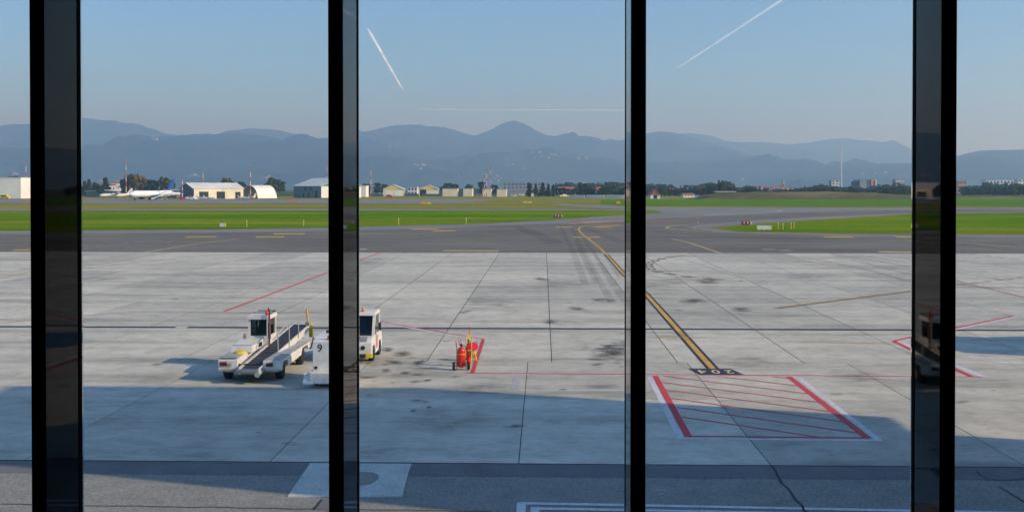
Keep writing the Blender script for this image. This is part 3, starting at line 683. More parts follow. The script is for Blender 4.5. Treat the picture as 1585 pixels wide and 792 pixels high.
# right hand deck
rd = MB().prism([(.10, .40), (.10, .76), (4.95, .76), (4.95, .52), (4.72, .52), (4.55, .70), (3.62, .70), (3.45, .46), (2.0, .44), (1.30, .44), (1.12, .66), (.55, .66), (.42, .40)], .50, 1.13).build('right_deck', Wm, bl, bevel=.018)
MB().box(.52, 1.11, .16, 4.9, .762, .778).build('deck_plate', M['deck'], rd)
MB().box(.62, .86, .060, .098, .56, .68).build('tail_lamp', M['lamp_red'], bl); MB().box(.52, 1.12, .055, .099, .40, .47).build('bumper', M['deck'], bl)
MB().box(-1.08, -.42, .055, .099, .40, .47).build('bumper', M['deck'], bl)
MB().cyl((-.5, .02, .34), (.48, .02, .34), .05, .05, 10).build('tow_bar', M['deck'], bl, smooth=True)
for sx in (-1, 1):
    for y in (.85, 4.08): wheel(bl, sx * .93, y, .32, .24, sx)
# conveyor
th = math.atan2(.72, 6.7); cv = empty('conveyor', (.12, -.35, .50)); cv.parent = bl; cv.rotation_euler = (th, 0, -.05); Lc = 6.85
fm = MB()
for x in (-.37, .31): fm.prism([(0.02, -.16), (0.0, .035), (Lc, .035), (Lc, -.10), (Lc - .5, -.2), (.6, -.24)], x, x + .06)
fm.build('conveyor_frame', Wm, cv)
MB().box(-.305, .305, .05, Lc - .05, .0, .022).build('conveyor_belt', M['belt'], cv)
cl_ = MB().box(-.29, .29, -.012, .012, 0, .014).mesh('cleat', M['black'])
for k in range(22): inst('cleat', cl_, cv, (0, .25 + .3 * k, .0225))
MB().box(-.305, .305, .1, Lc - .1, -.12, -.09).build('belt_underside', M['belt'], cv)
for y in (.03, Lc - .03): MB().cyl((-.305, y, -.045), (.305, y, -.045), .075, .075, 14).build('roller', M['steel'], cv, smooth=True)
MB().cyl((.34, -.12, -.12), (.34, .5, -.12), .08, .08, 12).cyl((.34, -.16, -.12), (.34, -.12, -.12), .1, .1, 12).build('buffer', M['rim'], cv, smooth=True)
MB().cyl((-.40, -.1, -.05), (-.40, .25, -.05), .07, .07, 12).build('buffer', M['steel'], cv, smooth=True)
gd = MB().box(-.385, -.372, 0, Lc, -.02, .09).build('side_guard', M['cart_grey'], cv)
for y, h in ((2.2, .75), (3.7, .78), (5.0, .80)):
    MB().tube([(.40, y, -.1), (.40, y + .02, h)], .02, 8).build('guard_post', M['rim'], cv, smooth=True)
MB().tube([(.40, 2.2, .62), (.40, 2.45, .80), (.40, 3.2, .82)], .022, 8).build('handrail', M['rim'], cv, smooth=True)
MB().box(.28, .44, 2.0, 2.5, -.50, -.24).build('lift_strut', M['rim'], cv); MB().box(.28, .44, 3.6, 4.2, -.60, -.24).build('lift_strut', M['rim'], cv)
mp = MB().box(.26, .42, Lc - .35, Lc - .15, .05, .18).build('mast_socket', M['cart_grey'], cv)
pl_ = MB().cyl((.36, Lc - .25, .18), (.31, Lc - .25, .72), .045, .04, 8).build('warning_post', M['amber'], cv, smooth=True)
for k in range(3): MB().cyl((.352 - .012 * k * 1.6, Lc - .25, .28 + .15 * k), (.343 - .012 * k * 1.6, Lc - .25, .35 + .15 * k), .048, .046, 8).build('white_band', M['rim'], pl_, smooth=True)
MB().box(.34, .48, Lc - .12, Lc + .06, -.48, .05).build('control_box', M['yel'], cv, bevel=.02)
MB().tube([(.5, Lc, -.5), (.45, Lc - .3, -.9), (.35, Lc - .6, -.75)], .03).build('hydraulic_hose', M['black'], cv)
MB().box(-.3, .3, 2.6, 3.1, .30, .78).build('lift_frame', M['cart_grey'], bl)

# --- ground power unit number 9
GX, GY = -7.38, 37.55
gp = empty('ground_power_unit', (GX, GY, 0), 0, 'white box shaped ground power unit cart marked with number 9', 'power cart')
bd = MB().prism([(.0, .54), (.0, 1.57), (.06, 1.59), (1.05, 1.70), (1.95, 1.68), (2.0, 1.6), (2.0, .54)], -.56, .56).build('housing', Wm, gp, bevel=.02)
MB().extr([(-.60, -.10), (.60, -.10), (.66, .0), (.66, 2.1), (-.66, 2.1), (-.66, .0)], .16, .538).build('skirt', M['cart_white'], gp, bevel=.03)
MB().prism([(-.02, .20), (-.02, .50), (-.30, .22), (-.34, .16), (-.02, .16)], -.84, -.50).build('corner_guard', M['cart_white'], gp, bevel=.01)
MB().poly([(-.80, -.135, .24), (-.58, -.135, .24), (-.69, -.06, .41)]).build('reflector', M['lamp_red'], gp); 
gp.children[-1].data.transform(Matrix.Translation((0, -.19, 0)))
MB().box(-.50, -.40, -.012, -.002, .62, .72).build('socket', M['black'], gp)
o = inst('number', text_mesh('9', .36, M['black'], 'number'), gp, (-.31, -.006, 1.34), (PI / 2, 0, 0)); o['label'] = 'black number 9'
MB().lathe([(.07, 0), (.07, .09), (.05, .13), (.0, .135)], 12, Matrix.Translation((-.03, .22, 1.62))).build('beacon', M['orange'], gp, smooth=True)
MB().box(.0, .4, .5, 1.2, 1.665, 1.69).build('roof_hatch', M['cart_grey'], gp); MB().cyl((-.3, 1.3, 1.7), (-.3, 1.3, 1.80), .05, .05, 8).build('exhaust', M['black'], gp)
for sx in (-1, 1):
    for y in (.35, 1.65): wheel(gp, sx * .50, y, .22, .16, sx)

# --- baggage tug number 2
TX, TYY = -7.42, 42.75
tg = empty('baggage_tug', (TX, TYY, 0), 0, 'small white baggage tug with cab marked number 2 and striped side', 'tug')
body = MB().prism([(.0, .22), (.0, .52), (.06, .80), (.30, .97), (.62, 1.02), (2.0, 1.02), (2.3, .98), (2.75, .90), (2.80, .62), (2.80, .30), (2.62, .28), (2.52, .62), (1.98, .62), (1.86, .26), (1.04, .24), (.92, .62), (.34, .62), (.22, .24)], -.70, .70).build('body', Wm, tg, bevel=.035)
cabb = empty('cab', (0, 0, 0)); cabb.parent = tg
for sx in (-1, 1):
    MB().prism([(.48, 1.0), (.80, 1.78), (.90, 1.78), (.60, 1.0)], sx * .68 - .05, sx * .68 + .05).build('front_post', Wm, cabb)
    MB().prism([(1.86, 1.0), (1.80, 1.78), (1.92, 1.78), (2.02, 1.0)], sx * .68 - .05, sx * .68 + .05).build('rear_post', Wm, cabb)
    MB().prism([(.62, 1.01), (.90, 1.77), (1.80, 1.77), (1.85, 1.01)], sx * .70 - .008, sx * .70 + .004).build('side_window', M['car_glass'], cabb)
    MB().prism([(1.20, .55), (1.05, 1.08), (1.12, 1.16), (1.30, 1.06)], sx * .712 - .006, sx * .712 + .006).build('door_edge', M['rim'], cabb)
MB().prism([(.70, 1.78), (.80, 1.90), (1.10, 1.94), (1.75, 1.93), (2.0, 1.88), (2.04, 1.78)], -.74, .74).build('roof', Wm, cabb, bevel=.03)
ws = MB().add([(-.60, .50, 1.04), (.60, .50, 1.04), (.60, .795, 1.76), (-.60, .795, 1.76)], [(0, 1, 2, 3)]).build('windshield', M['cabpane'], cabb); MB().box(-.25, .25, 1.35, 1.5, 1.03, 1.6).build('seat', M['seat'], cabb, bevel=.04)
MB().box(-.62, .62, 1.86, 1.87, 1.02, 1.77).build('rear_window', M['car_glass'], cabb)
MB().add([(-.5, .33, .985), (.5, .33, .985), (.5, .08, .83), (-.5, .08, .83)], [(3, 2, 1, 0)]).build('hood_panel', M['cart_grey'], tg); tg.children[-1].location = (0, -.012, .014)
o = inst('number', text_mesh('2', .34, M['black'], 'number'), tg, (.16, .165, .93), (R(38), 0, 0)); o['label'] = 'black number 2'
for sx in (-1, 1):
    MB().lathe([(.085, 0), (.085, .03), (.03, .035)], 14, Matrix.Translation((sx * .36, .012, .60)) @ Matrix.Rotation(PI / 2, 4, 'X')).build('headlight', M['black'], tg)
    MB().box(sx * .60 - .12, sx * .60 + .12, -.05, .14, .21, .38).build('bumper_corner', M['yel'], tg, bevel=.02)
    MB().tube([(sx * .70, .72, 1.30), (sx * .93, .66, 1.34)], .018).build('mirror_arm', M['black'], tg)
    MB().box(sx * .93 - .05, sx * .93 + .05, .60, .68, 1.22, 1.52).build('mirror', M['black'], tg, bevel=.02)
    for y in (.63, 2.25): wheel(tg, sx * .60, y, .30, .2, sx)
    for k in range(3): MB().prism([(1.10 + .19 * k, .42), (1.20 + .19 * k, .42), (1.30 + .19 * k, .92), (1.20 + .19 * k, .92)], sx * .703 - .003, sx * .703 + .003).build('red_stripe', M['ext'], tg)
MB().box(-.45, .45, -.06, -.01, .22, .36).build('bumper', M['black'], tg)
MB().lathe([(.07, 0), (.07, .08), (.05, .12), (.0, .125)], 12, Matrix.Translation((.22, .95, 1.935))).build('beacon', M['orange'], tg, smooth=True)

# --- wheeled fire extinguishers inside the red corner
def extinguisher(x, y, r, h, rot, label, frame, tilt=0, wheels=True, horn=False):
    e = empty('fire_extinguisher', (x, y, 0), rot, label, 'fire extinguisher', 'extinguishers beside the red corner line')
    z0 = .10
    m = Matrix.Rotation(tilt, 4, 'X')
    c = MB().lathe([(r * .6, z0), (r * .92, z0 + .03), (r, z0 + .09), (r, z0 + h * .78), (r * .93, z0 + h * .86), (r * .6, z0 + h * .94), (r * .25, z0 + h * .97), (r * .22, z0 + h)], 18, m).build('cylinder', M['ext'], e, smooth=True)
    MB().lathe([(r * 1.02, z0 + h * .62), (r * 1.03, z0 + h * .63), (r * 1.03, z0 + h * .65), (r * 1.02, z0 + h * .66)], 18, m).build('strap', M[frame], c)
    MB().lathe([(r * .24, z0 + h), (r * .3, z0 + h + .03), (r * .3, z0 + h + .08), (r * .12, z0 + h + .1)], 10, m).build('valve', M['black'], e)
    for sx in (-1, 1):
        MB().tube([(sx * r * 1.12, .02, .06), (sx * r * 1.12, .05, z0 + h * .9), (sx * r * 1.3, .12, z0 + h * 1.22)], .019, 8).build('trolley_rail', M[frame], e, smooth=True)
        if wheels:
            MB().lathe([(.06, -.04), (.14, -.045), (.155, -.02), (.155, .02), (.14, .045), (.06, .04)], 16, Matrix.Translation((sx * (r + .13), .05, .155)) @ Matrix.Rotation(PI / 2, 4, 'Y')).build('wheel', M['rubber'], e, smooth=True)
    MB().cyl((-(r + .13), .05, .155), (r + .13, .05, .155), .015, .015, 6).build('axle', M['steel'], e)
    hose = [(0, -r * .3, z0 + h + .04), (r * 1.1, -r * .6, z0 + h * .95), (r * 1.25, -r * .8, z0 + h * .55), (r * .9, -r * 1.1, z0 + h * .35)]
    MB().tube([tuple(p) for p in smooth_line(hose, 5)], .016, 6).build('hose', M['black'], e, smooth=True)
    if horn: MB().cyl((r * .9, -r * 1.1, z0 + h * .35), (r * .75, -r * 1.35, z0 + h * .12), .02, .05, 10).build('horn', M['black'], e)
    return e
g1 = G(714, 572.5); e1 = extinguisher(g1.x, g1.y, .15, .80, .15, 'large red wheeled extinguisher on yellow trolley, nearest to the window', 'amber', horn=True)
MB().tube([(-.05, 0, .93), (-.10, .05, 1.12)], .016).tube([(.0, .02, .95), (-.02, .08, 1.14)], .016).build('handle', M['ext'], e1)
g2 = G(725, 567.5); e2 = extinguisher(g2.x, g2.y, .095, .86, -.2, 'slim red extinguisher standing in the middle of the group', 'yel', wheels=False)
g3 = G(727, 558); e3 = empty('hose_reel', (g3.x, g3.y, 0), .25, 'round red hose drum on yellow stand beside the extinguishers', 'hose reel')
MB().lathe([(.05, -.10), (.17, -.10), (.175, -.085), (.165, -.06), (.165, .06), (.175, .085), (.17, .10), (.05, .10)], 24, Matrix.Translation((.13, -.12, .58)) @ Matrix.Rotation(PI / 2 - .25, 4, 'X')).build('drum', M['ext'], e3, smooth=True)
MB().tube([(-.04, 0, 0), (-.02, 0, .92)], .022, 8).tube([(.20, .02, .02), (.16, .02, .62), (-.02, 0, .74)], .022, 8).tube([(.24, -.25, .03), (.18, -.02, .40)], .024, 8).build('stand', M['yel'], e3, smooth=True)
MB().box(.10, .24, -.10, .04, .12, .34).build('tool_box', M['yel'], e3, bevel=.02)
MB().lathe([(.03, -.012), (.075, -.012), (.075, .012), (.03, .012)], 14, Matrix.Translation((-.03, -.03, .96)) @ Matrix.Rotation(PI / 2, 4, 'X')).build('valve_wheel', M['yel'], e3)
MB().tube([(-.02, 0, .9), (-.01, .0, 1.22)], .012).cyl((-.01, 0, 1.22), (-.01, 0, 1.36), .018, .012, 8).build('marker_rod', M['ext'], e3)
MB().box(-.28, -.06, -.06, .10, .0, .20).build('base_block', M['black'], e3, bevel=.02)

# --- unseen catering truck, added at the right for the shadow it throws in
ct_ = empty('shadow_truck', (26.2, 47.4, 0), R(8), 'unseen white catering truck added to cast a shadow beside stand 204', 'truck')
MB().box(-1.15, 1.15, -3.6, 1.4, 2.3, 4.3).build('box_body', Wm, ct_, bevel=.03); MB().prism([(1.6, .5), (1.6, 2.3), (2.6, 2.3), (3.1, 1.4), (3.15, .5)], -1.1, 1.1).build('cab', Wm, ct_, bevel=.05)
MB().box(-.9, .9, -3.4, 2.0, .6, .9).build('chassis', M['cart_grey'], ct_); MB().box(-.7, .7, -2.2, .6, .9, 2.3).build('scissor_lift', M['cart_grey'], ct_)
MB().add([(-1.0, 2.66, 2.2), (1.0, 2.66, 2.2), (1.0, 3.1, 1.45), (-1.0, 3.1, 1.45)], [(0, 1, 2, 3)]).build('windshield', M['car_glass'], ct_)
for sx in (-1, 1):
    for y in (-2.6, 2.2): wheel(ct_, sx * .95, y, .45, .28, sx)

# ------------------------------------------------------------------ far side of the airfield: hangars, masts, aircraft
M.update(
    shed_teal=simple('teal_cladding', (.16, .235, .23), .6, 0, .2, .1), roof_pale=simple('pale_roof_sheet', (.82, .81, .76), .5, 0, .15, .1), green=simple('green_gable', (.02, .36, .17), .6),
    cream_wall=simple('cream_wall', (.86, .77, .56), .7, 0, .15, .1), yellow_wall=simple('yellow_gable', (.90, .68, .18), .7, 0, .12, .1), white_wall=simple('white_wall', (.88, .86, .80), .7, 0, .12, .1),
    grey_wall=simple('grey_wall', (.34, .35, .36), .7, 0, .2, .1), dark_wall=simple('dark_wall', (.10, .12, .14), .7), brick=simple('terracotta_roof', (.36, .13, .08), .8, 0, .25, .1), pink=simple('salmon_wall', (.62, .32, .20), .7),
    dark=simple('dark_opening', (.015, .018, .022), .7), mast_white=simple('mast_white', (.78, .77, .75), .5), mast_red=simple('mast_red', (.62, .05, .06), .5),
    jet_white=simple('aircraft_white', (.88, .87, .85), .3, 0, .08, .2), jet_blue=simple('aircraft_blue', (.015, .07, .30), .3), jet_dark=simple('engine_dark_blue', (.01, .018, .05), .35), lime=simple('aircraft_lime', (.42, .62, .05), .35),
    sign_red=simple('sign_red', (.22, .02, .025), .5), sign_white=simple('sign_white', (.78, .77, .75), .5), pane_blue=simple('office_glass', (.05, .10, .16), .15), fence=simple('fence_grey', (.22, .27, .25), .7),
    bark=simple('bark', (.10, .075, .05), .9),
)
def Yg(py): return G(841, py).y                                        # distance of the ground seen at a photo row
def hall_gable(name, label, px, py, th, Wd, Ld, eave, rise, corner, wall, gable, roof, doors=(), cat='hangar', group=None, tri=None, side=None):
    """gable building; its near corner stands at the photo point; local x across the gable, local y along the ridge"""
    g = G(px, py); r = empty(name, (g.x, g.y, 0), th, label, cat, group); ox = 0 if corner == 'left' else -Wd
    MB().box(ox, ox + Wd, 0, Ld, 0, eave).build('wall', M[wall], r)
    if side: MB().box(ox + (Wd if corner == 'right' else -.12), ox + (Wd + .12 if corner == 'right' else 0), .05, Ld - .05, 0.02, eave - .02).build('side_wall', M[side], r)
    MB().box(ox + .05, ox + Wd - .05, -.12, 0, .02, eave - .02).build('end_wall', M[gable], r)
    m = Wd / 2
    MB().add([(ox, -.1, eave), (ox + Wd, -.1, eave), (ox + m, -.1, eave + rise), (ox, -.5, eave), (ox + Wd, -.5, eave), (ox + m, -.5, eave + rise)], [(0, 1, 2), (3, 5, 4), (0, 3, 4, 1), (1, 4, 5, 2), (0, 2, 5, 3)]).build('gable', M[tri or gable], r)
    MB().add([(ox, Ld, eave), (ox + Wd, Ld, eave), (ox + m, Ld, eave + rise)], [(0, 1, 2)]).build('rear_gable', M[gable], r)
    o_ = .5; t = .25
    for sx in (-1, 1):
        xe = ox + m + sx * (m + o_); ze = eave - o_ * rise / m
        MB().add([(ox + m, -.9, eave + rise + t), (ox + m, Ld + .6, eave + rise + t), (xe, Ld + .6, ze + t), (xe, -.9, ze + t), (ox + m, -.9, eave + rise), (ox + m, Ld + .6, eave + rise), (xe, Ld + .6, ze), (xe, -.9, ze)],
                 [(0, 1, 2, 3), (7, 6, 5, 4), (0, 3, 7, 4), (1, 5, 6, 2), (3, 2, 6, 7)]).build('roof', M[roof], r)
    for (face, a, b, z0, z1, mt) in doors:
        if face == 'end': MB().box(ox + a, ox + b, -.3, -.13, z0, z1).build('door', M[mt], r)
        elif face == 'right': MB().box(ox + Wd + .13, ox + Wd + .3, a, b, z0, z1).build('door', M[mt], r)
        else: MB().box(ox - .3, ox - .13, a, b, z0, z1).build('door', M[mt], r)
    return r
hall_gable('shed_hangar', 'low shed with dark green end and cream wall with doorways behind the parked airliner', 300, 308, R(-50), 22, 33, 6.6, 3.4, 'right', 'cream_wall', 'dark_wall', 'roof_pale',
           [('right', 3.5, 9.5, .2, 4.6, 'dark'), ('right', 15, 20.5, .2, 4.6, 'dark'), ('right', 27.5, 31, .2, 4.4, 'dark')], side='cream_wall')
hall_gable('large_hangar', 'large teal hangar with pale ribbed roof and green gable beside the second window post', 497, 306.2, R(36), 31, 48, 8.3, 5.6, 'left', 'shed_teal', 'white_wall', 'roof_pale',
           [('left', 6, 9, .1, 5, 'dark'), ('left', 26, 27.5, 5.2, 7.6, 'dark'), ('left', 16, 17.5, 5.2, 7.6, 'dark'), ('left', 38, 44, .1, 2.5, 'jet_blue'), ('left', 20, 21.4, .1, 3, 'dark'), ('left', 29, 30.4, .1, 3, 'dark'), ('end', 8, 22, .1, 6.5, 'cream_wall')], tri='green', side=None)
hall_gable('yellow_hangar', 'yellow gabled hangar with pale closed doors, left of the two', 593, 303.5, R(3), 17.2, 22, 6.0, 3.3, 'left', 'grey_wall', 'cream_wall', 'roof_pale', [('end', 2, 7, .1, 4.8, 'white_wall'), ('end', 9.5, 15, .1, 4.8, 'white_wall')], group='yellow gabled hangars', tri='yellow_wall')
hall_gable('yellow_hangar', 'yellow gabled hangar with a dark open doorway, right of the two', 648, 303.5, R(3), 16.6, 22, 6.0, 3.2, 'left', 'grey_wall', 'cream_wall', 'roof_pale', [('end', 1.2, 6.4, .1, 5.4, 'dark')], group='yellow gabled hangars', tri='yellow_wall')
hall_gable('grey_hall', 'long low grey hall behind the left yellow hangar', 577, 301, R(8), 20, 26, 5.2, 3.6, 'left', 'grey_wall', 'grey_wall', 'grey_wall')
hall_gable('low_terminal', 'long low pale roofed hall behind the small propeller aircraft', 133, 305, R(2), 24, 10, 4.2, 1.2, 'left', 'shed_teal', 'shed_teal', 'roof_pale')
# arched hangar
g = G(399, 307); aw = empty('arched_hangar', (g.x, g.y, 0), R(-42), 'arched half cylinder hangar open at the near end', 'hangar')
Ra, La = 10.2, 15; ns = 18; sh = MB()
for k in range(ns):
    a0, a1 = PI * k / ns, PI * (k + 1) / ns; q = []
    for rr in (Ra, Ra - .35):
        for a in (a0, a1):
            for y in (0, La): q.append((-Ra + rr * math.cos(a), y, rr * .86 * math.sin(a)))
    sh.add(q, [(0, 1, 3, 2), (4, 6, 7, 5), (0, 2, 6, 4), (1, 5, 7, 3)])
sh.build('shell', M['white_wall'], aw, smooth=True)
for k in range(7):
    y = 1.2 + 2.1 * k; rb = MB()
    for j in range(ns):
        a0, a1 = PI * j / ns, PI * (j + 1) / ns
        rb.cyl((-Ra + (Ra - .5) * math.cos(a0), y, (Ra - .5) * .86 * math.sin(a0)), (-Ra + (Ra - .5) * math.cos(a1), y, (Ra - .5) * .86 * math.sin(a1)), .14, .14, 5, False)
    rb.build('rib', M['grey_wall'], aw)
MB().extr([(-2 * Ra + .6, La - .1), (-.6, La - .1), (-.6, La + .1), (-2 * Ra + .6, La + .1)], .05, Ra * .5).build('back_wall', M['shed_teal'], aw)
# plain boxes of the far apron
def box_hall(name, label, x0, x1, ytop, ybase, depth, wall, cat='building', group=None, roof='grey_wall', wins=None, side=None, Y=None):
    Y = Y or Yg(ybase); a, b = P(x0, ytop, Y), P(x1, ytop, Y); wd = b.x - a.x; h = a.z
    r = empty(name, (a.x, Y, 0), 0, label, cat, group)
    MB().box(0, wd, 0, depth, 0, h).build('wall', M[wall], r)
    if side: MB().box(-.1, 0, .1, depth, 0, h - .1).build('side_wall', M[side], r)
    MB().box(-.25, wd + .25, -.25, depth + .25, h, h + .35).build('roof', M[roof], r)
    if wins:
        nx, nz, mt = wins
        for i in range(nx):
            for j in range(nz):
                cxw = wd * (i + .5) / nx; cz = h * (j + .55) / nz; ww = wd / nx * .55; hh = h / nz * .5
                MB().box(cxw - ww / 2, cxw + ww / 2, -.08, -.01, cz - hh / 2, cz + hh / 2).build('window', M[mt], r)
    return r
box_hall('white_hangar', 'large white flat roofed hangar at the left edge of the airfield', -60, 32, 275.5, 307.5, 40, 'white_wall', 'hangar', roof='white_wall')
box_hall('fire_station', 'white block with red corner right of the second window post', 548, 566, 288, 305, 14, 'white_wall', roof='white_wall')
box_hall('stores_block', 'wide cream block right of the yellow hangars', 685, 708, 292, 304, 14, 'cream_wall', group='cream blocks behind the runway', roof='grey_wall')
box_hall('stores_block', 'small cream block, second right of the yellow hangars', 717, 731, 292, 304, 14, 'cream_wall', group='cream blocks behind the runway')
box_hall('stores_block', 'small cream block standing behind the cluster of masts', 747, 760.5, 292.5, 304.5, 14, 'cream_wall', group='cream blocks behind the runway')
box_hall('stores_block', 'small cream block, last on the right of the row', 769, 784, 292.8, 304.5, 14, 'cream_wall', group='cream blocks behind the runway')
box_hall('store_hall', 'dark flat hall behind the cream blocks', 680, 772, 292.4, 303, 20, 'dark_wall', Y=Yg(303) + 20)
box_hall('office_block', 'blue glazed office block left of the dark conifers', 779, 850, 283.5, 298, 30, 'grey_wall', wins=(12, 3, 'pane_blue'))
box_hall('airport_house', 'small white two storey house between the yellow hangars', 631, 646, 289.5, 303, 9, 'white_wall', 'house', wins=(3, 2, 'dark'))
box_hall('warehouse', 'low blue grey warehouse behind the last cream block', 786, 812, 295, 303, 12, 'grey_wall')
box_hall('warehouse', 'low dark warehouse under the trees left of the third window post', 946, 985, 296.5, 304, 12, 'dark_wall')
box_hall('transformer_hut', 'tiny white hut alone on the grass left of the dark conifers', 821, 826, 299, 304, 4, 'white_wall', 'hut')
box_hall('apartment_block', 'pale apartment block rising above the trees under the thin mast', 1287, 1299, 279, 299, 12, 'white_wall', Y=1500, wins=(2, 5, 'dark'), side='pane_blue')
box_hall('apartment_block', 'grey terraced apartment block behind trees left of the fourth window post', 1386, 1400, 278, 299, 14, 'grey_wall', Y=1500, wins=(4, 4, 'white_wall'))
tw = box_hall('plant_building', 'brown and salmon slab sided plant building above the right bank', 1331, 1347, 278.6, 299, 30, 'grey_wall', Y=1350)
MB().box(13.0, 16.2, -1.5, 28, 0, 17.2).build('stair_wing', M['pink'], tw); MB().box(18.4, 19.8, -1.6, 26, 0, 17.4).build('white_fin', M['white_wall'], tw); MB().box(16.2, 18.4, 2, 26, 0, 15.0).build('wing_wall', M['brick'], tw)
MB().box(-5, -.4, 4, 20, 0, 15).build('annex', M['dark_wall'], tw)
hs = box_hall('hospital', 'long white terraced building on the wooded rise at the right edge', 1526, 1575, 279, 297, 20, 'white_wall', Y=1700, wins=(9, 3, 'pane_blue'))
box_hall('apartment_block', 'salmon red block above trees right of the fourth window post', 1482, 1496, 280, 297, 14, 'pink', Y=1500, wins=(4, 3, 'dark'), roof='brick')
box_hall('apartment_block', 'blue grey block with pale end at the right edge of the view', 1576, 1600, 277.5, 297, 14, 'white_wall', Y=1500, wins=(4, 4, 'pane_blue'))
# church tower
g = P(1212, 283, 1600); ch = empty('church_tower', (g.x, 1600, 0), 0, 'orange church tower with pointed spire above the trees', 'tower')
MB().box(-2.6, 2.6, -2.6, 2.6, 0, 13.5).build('shaft', M['pink'], ch); MB().box(-3, 3, -3, 3, 13.5, 14.2).build('cornice', M['cream_wall'], ch); MB().cyl((0, 0, 14.2), (0, 0, 22), 2.2, .1, 8).build('spire', M['grey_wall'], ch)
MB().box(-.8, .8, -2.7, -2.6, 9, 12).build('belfry_opening', M['dark'], ch)
# masts
def mast(px, ytop, ybase, label, r=.28, head=True, Y=None, cone=False):
    Y = Y or Yg(ybase); t = P(px, ytop, Y); h = t.z; e = empty('light_mast', (t.x, Y, 0), 0, label, 'mast', 'red and white masts along the far apron')
    MB().cyl((0, 0, 0), (0, 0, h), r, r * .6, 8).build('pole', M['mast_white'], e, smooth=True)
    n = 7
    for k in range(0, n, 2):
        z0, z1 = h * k / n, h * (k + 1) / n; MB().cyl((0, 0, z0), (0, 0, z1), r * (1 - .4 * k / n) + .03, r * (1 - .4 * (k + 1) / n) + .03, 8).build('red_band', M['mast_red'], e, smooth=True)
    if head: MB().box(-1.1, 1.1, -.25, .25, h - .3, h + .35).build('lamp_head', M['grey_wall'], e)
    if cone: MB().box(-1.7, 1.7, -.3, .3, .2, 1.5).build('red_board', M['mast_red'], e)
for a in ((40, 249.5, 305.5, 'red and white mast beside the white hangar at the left edge'), (195, 247, 306, 'tall red and white mast in front of the autumn tree'), (282, 275, 309.5, 'short red and white mast with red board in front of the dark green shed end'),
          (314, 262.5, 307, 'slim mast in front of the cream shed wall'), (387.5, 260, 308, 'mast standing before the arched hangar mouth'), (505.5, 250, 303, 'mast rising behind the large hangar roof'), (574, 259, 305, 'mast left of the yellow hangars'),
          (749.5, 272.5, 306, 'shortest of the three clustered masts'), (753, 263, 305, 'middle mast of the three clustered masts'), (759.5, 257.5, 304, 'tallest of the three clustered masts')):
    mast(*a, cone=a[0] == 282)
t = P(1302.5, 224, 2600); e = empty('radio_mast', (t.x, 2600, 0), 0, 'very tall thin white radio mast before the right mountains', 'mast')
MB().cyl((0, 0, 0), (0, 0, t.z), 1.7, 1.2, 8).build('pole', M['mast_white'], e); MB().cyl((0, 0, t.z), (0, 0, t.z + 8), .5, .2, 6).build('antenna', M['mast_white'], e)
